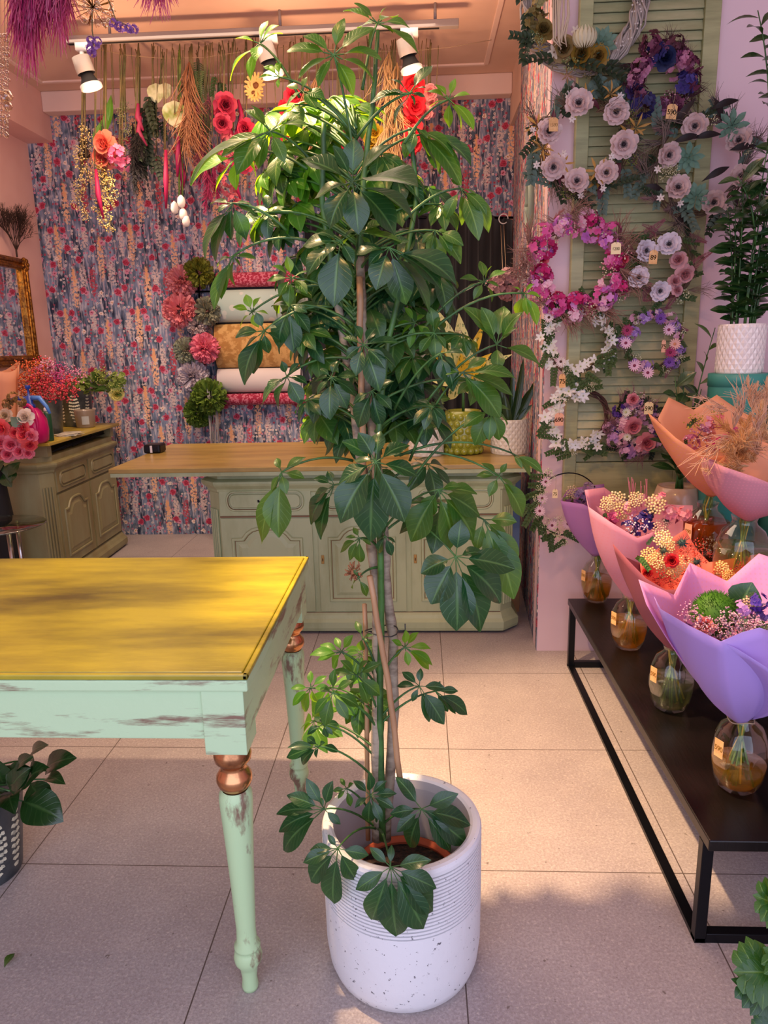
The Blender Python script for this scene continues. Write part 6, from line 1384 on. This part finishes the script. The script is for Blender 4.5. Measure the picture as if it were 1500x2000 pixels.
for i in range(10): p = P(U(155, 225), U(745, 765), Y=4.88); M = MB(); M.leaf(p, p+V((U(-.12, .16), -.05, U(-.05, .08))), V((0, -.6, .8)), .06); M.build('leaf', 'leaf_olive', r)
fl(r, 'rose', ('#f0e88c', '#e4dc78'), 228, 770, 14, 4.85)
fl(r, 'hydrangea', ('#8a9a4c', '#7c8c40'), 222, 752, 18, 4.9)
x, y = -2.26, 4.80; r = thing('candle_jar', 'squat grey candle jar with a pale wax candle on the sideboard', 'candle', (x, y, .886))
mat('jar_grey', '#8c7c6c', .25, coat=.5); M = MB(); M.lathe([(.055, .886), (.06, .892), (.068, 1.0), (.068, 1.005), (.062, 1.0), (.056, .97), (.0001, .965)], (x, y, 0), 32); M.build('jar', 'jar_grey', r)
M = MB(); M.lathe([(.0001, .968), (.055, .966)], (x, y, 0), 24); M.build('wax', 'pot_cream', r)
M = MB(); a0 = math.atan2(-4.8, 2.26); rows = [[V((x+.0655*math.cos(a), y+.0655*math.sin(a), z)) for a in [a0-.35+.1*i for i in range(8)]] for z in (.91, .965)]; M.grid(rows); M.build('label_patch', 'label_grey', r)
p = ons(97, 861); x, y = p.x, p.y; r = thing('spray_can', 'slim dark green spray can with silver cap on the sideboard', 'can', (x, y, .886))
M = MB(); M.lathe([(.024, .886), (.026, .89), (.026, 1.04), (.02, 1.055), (.012, 1.058)], (x, y, 0), 24); M.build('can_body', 'green_can', r)
M = MB(); M.lathe([(.0262, .9), (.0262, 1.03)], (x, y, 0), 24); M.f = [f for i, f in enumerate(M.f) if len(f) == 4 and i % 24 in (11, 12, 13, 14, 15, 16, 17)]; M.mi = [0]*len(M.f); M.build('label_patch', 'label_grey', r)
M = MB(); M.lathe([(.012, 1.057), (.013, 1.06), (.011, 1.075), (.004, 1.08)], (x, y, 0), 16); M.build('nozzle', 'white_plastic', r)
p = ons(68, 866); x, y = p.x, p.y+.02; r = thing('pump_sprayer', 'magenta pump sprayer bottle with blue pump head on the sideboard', 'sprayer', (x, y, .886))
M = MB(); M.lathe([(.05, .886), (.068, .90), (.075, .96), (.070, 1.02), (.045, 1.07), (.028, 1.085)], (x, y, 0), 32); M.build('bottle', 'magenta', r)
M = MB(); M.tube([V((x+.045*math.sin(a)-.0, y-.05, 1.0+.105*math.cos(a))) for a in [i*PI*1.15/14-.5 for i in range(16)]], .011, 8); M.build('handle', 'magenta', r)
M = MB(); M.lathe([(.03, 1.08), (.03, 1.1), (.02, 1.11), (.02, 1.15), (.006, 1.155), (.006, 1.19), (.016, 1.195), (.014, 1.21)], (x-.01, y, 0), 20); M.build('pump', 'blue_plastic', r)
M = MB(); M.tube([V((x-.01, y, 1.135)), V((x-.08, y-.01, 1.14)), V((x-.11, y-.01, 1.135))], [.016, .011, .006], 10); M.build('spout', 'blue_plastic', r)
M = MB(); M.tube([V((x, y, 1.14)), V((x+.05, y, 1.14)), V((x+.085, y, 1.09)), V((x+.10, y, 1.05))], [.015, .014, .011, .008], 8); M.build('lever', 'blue_light', r)
r = thing('card_stack', 'loose stack of cream cards lying on the edge of the sideboard top', 'cards', ons(135, 850))
for i in range(6):
    c = ons(135, 850)+V((0, -.0, .001+.0025*i)); M = MB(); M.box((-.05, -.08, 0), (.05, .08, .0018), Matrix.Translation(c) @ Matrix.Rotation(U(-.35, .35), 4, 'Z')); M.build('card', 'pot_cream', r, smooth=False)
# bouquet in a dark vase, front left
p = P(18, 872, Y=3.85); x, y = -2.36, 3.85
r = thing('floor_vase', 'tall dark floor vase before the sideboard holding the coral pink artificial roses', 'vase', (x, y, 0)); M = MB(); M.lathe([(.08, 0), (.09, .02), (.07, .4), (.045, .72), (.05, .78)], (x, y, 0), 24); M.build('vessel', 'dark', r)
r = thing('rose_bouquet', 'coral pink rose bouquet with one white rose at the left photo edge', 'bouquet', (x, y, .8))
for (a, b, s, cl) in [(5, 835, 17, 0), (22, 868, 18, 1), (2, 865, 17, 1), (48, 850, 17, 0), (58, 868, 15, 0), (38, 882, 15, 1), (15, 888, 15, 1), (30, 845, 13, 0), (62, 850, 13, 1), (45, 835, 14, 0), (0, 885, 14, 0), (55, 885, 12, 1)]: fl(r, 'rose', (('#f06a6c', '#e84c60'), ('#f08ca0', '#ee708c'))[cl], a, b, s, y-.04)
fl(r, 'rose', ('#f0e4d4', '#e8d4c0'), 50, 815, 17, y-.03); fl(r, 'rose', ('#ecd8b8', '#e0c8a0'), 10, 812, 14, y)
for (a, b) in [(20, 905), (-5, 915), (40, 902), (5, 925), (32, 820), (28, 915), (10, 900)]: q = P(a, b, Y=y); M = MB(); M.leaf(q, q+V((U(-.08, .08), -.04, -.07)), V((0, -.8, .6)), .07); M.build('leaf', 'leaf_dark', r)
q = P(32, 822, Y=y-.05); M = MB(); M.leaf(q+V((-.03, 0, .02)), q+V((.03, 0, -.03)), V((0, -1, .2)), .06); M.build('leaf', mat('leaf_grey', '#5c7460', .5), r)
for (a, b) in [(25, 775), (40, 785), (15, 790)]: fl(r, 'hydrangea', ('#a07c44', '#7c5c34'), a, b, 11, y)
for i in range(6): M = MB(); M.tube([V((x, y, .6)), V((x+U(-.02, .02), y, .8)), P(U(5, 55), U(840, 880), Y=y)], .003, 4); M.build('stem', 'stem_green', r)
# peach wrap leaning on the wall behind
r = thing('paper_cone', 'peach coloured paper wrap standing at the left photo edge below the mirror', 'paper', (-2.5, 4.3, .886))
M = MB(); c = V((-2.5, 4.3, .886)); rows = [[c+V(((.03+.07*t)*math.cos(a), (.03+.07*t)*math.sin(a), .42*t+.03*math.sin(a*2)*t)) for a in [i*PI*2/20 for i in range(21)]] for t in [j/6 for j in range(7)]]; M.grid(rows); M.build('paper', 'paper_apricot', r, solid=.001)
# small glass table at the left edge
mat('chrome', '#b8b4b0', .15, metal=1); glassmat('table_glass', '#b8c0b0', .5)
r = thing('glass_side_table', 'small round glass side table with chrome legs in front of the sideboard', 'table', (-2.05, 3.4, 0))
gz = .55; M = MB(); M.lathe([(.0001, gz-.008), (.22, gz-.008), (.224, gz-.004), (.22, gz), (.0001, gz)], (-2.12, 3.42, 0), 48); M.build('glass_top', 'table_glass', r)
for a in (-.7, 1.4, 3.5): M = MB(); M.tube([(-2.12+.13*math.cos(a), 3.42+.13*math.sin(a), 0), (-2.12+.13*math.cos(a), 3.42+.13*math.sin(a), gz-.008)], .011, 12); M.build('leg', 'chrome', r)
M = MB(); M.lathe([(.0001, .20), (.15, .20), (.153, .204), (.15, .208), (.0001, .208)], (-2.12, 3.42, 0), 40); M.build('lower_shelf', 'table_glass', r)

# ------------------------------------------------------------------ bottom left: patterned zinc pot with a leafy plant under the table
x, y = -1.205, 1.66
bk = bucket('grey embossed zinc pot on the floor under the table at the left edge', x, y, 0, .088, .118, .24, deco=((-.72, .34), (-.1, .14), (-1.5, .3)))
r = thing('broad_leaf_plant', 'dark green broad leaved plant growing in the embossed zinc pot under the table', 'plant', (x, y, .2), None)
for (px, py, bx, by, w) in [(95, 1455, 66, 1485, 28), (150, 1480, 90, 1505, 42), (128, 1532, 92, 1522, 24), (124, 1603, 45, 1565, 62), (15, 1535, 62, 1500, 50), (65, 1478, 35, 1502, 28), (98, 1580, 60, 1530, 46), (28, 1590, 20, 1552, 40), (-5, 1480, 10, 1530, 50), (95, 1500, 52, 1535, 44), (-20, 1570, 15, 1545, 48), (60, 1500, 20, 1545, 40)]:
    a, b = P(bx, by, Y=1.64+U(-.05, .05)), P(px, py, Y=1.60+U(-.06, .03)); M = MB(); M.leaf(a, b, V((U(-.3, .3), -.6, .8)), w*pxm(a)*1.15, arch=.12, fold=.2, wide=.48, segs=8, wave=.05, blunt=.8); M.k = 1; M.tube(bez(V((x, y, .2)), V((x, y, a.z)), a, 6), .0025, 4); M.build('leaf', ['leaf_dark', 'green_stem'], r)
p, q = P(8, 1890, Z=.004), P(29, 1862, Z=.012); M = MB(); M.leaf(p, q, V((0, 0, 1)), .02, arch=.15, fold=.3); tag(M.build('fallen_leaf', 'leaf_olive'), 'small yellow green leaf fallen on the floor tiles', 'leaf')
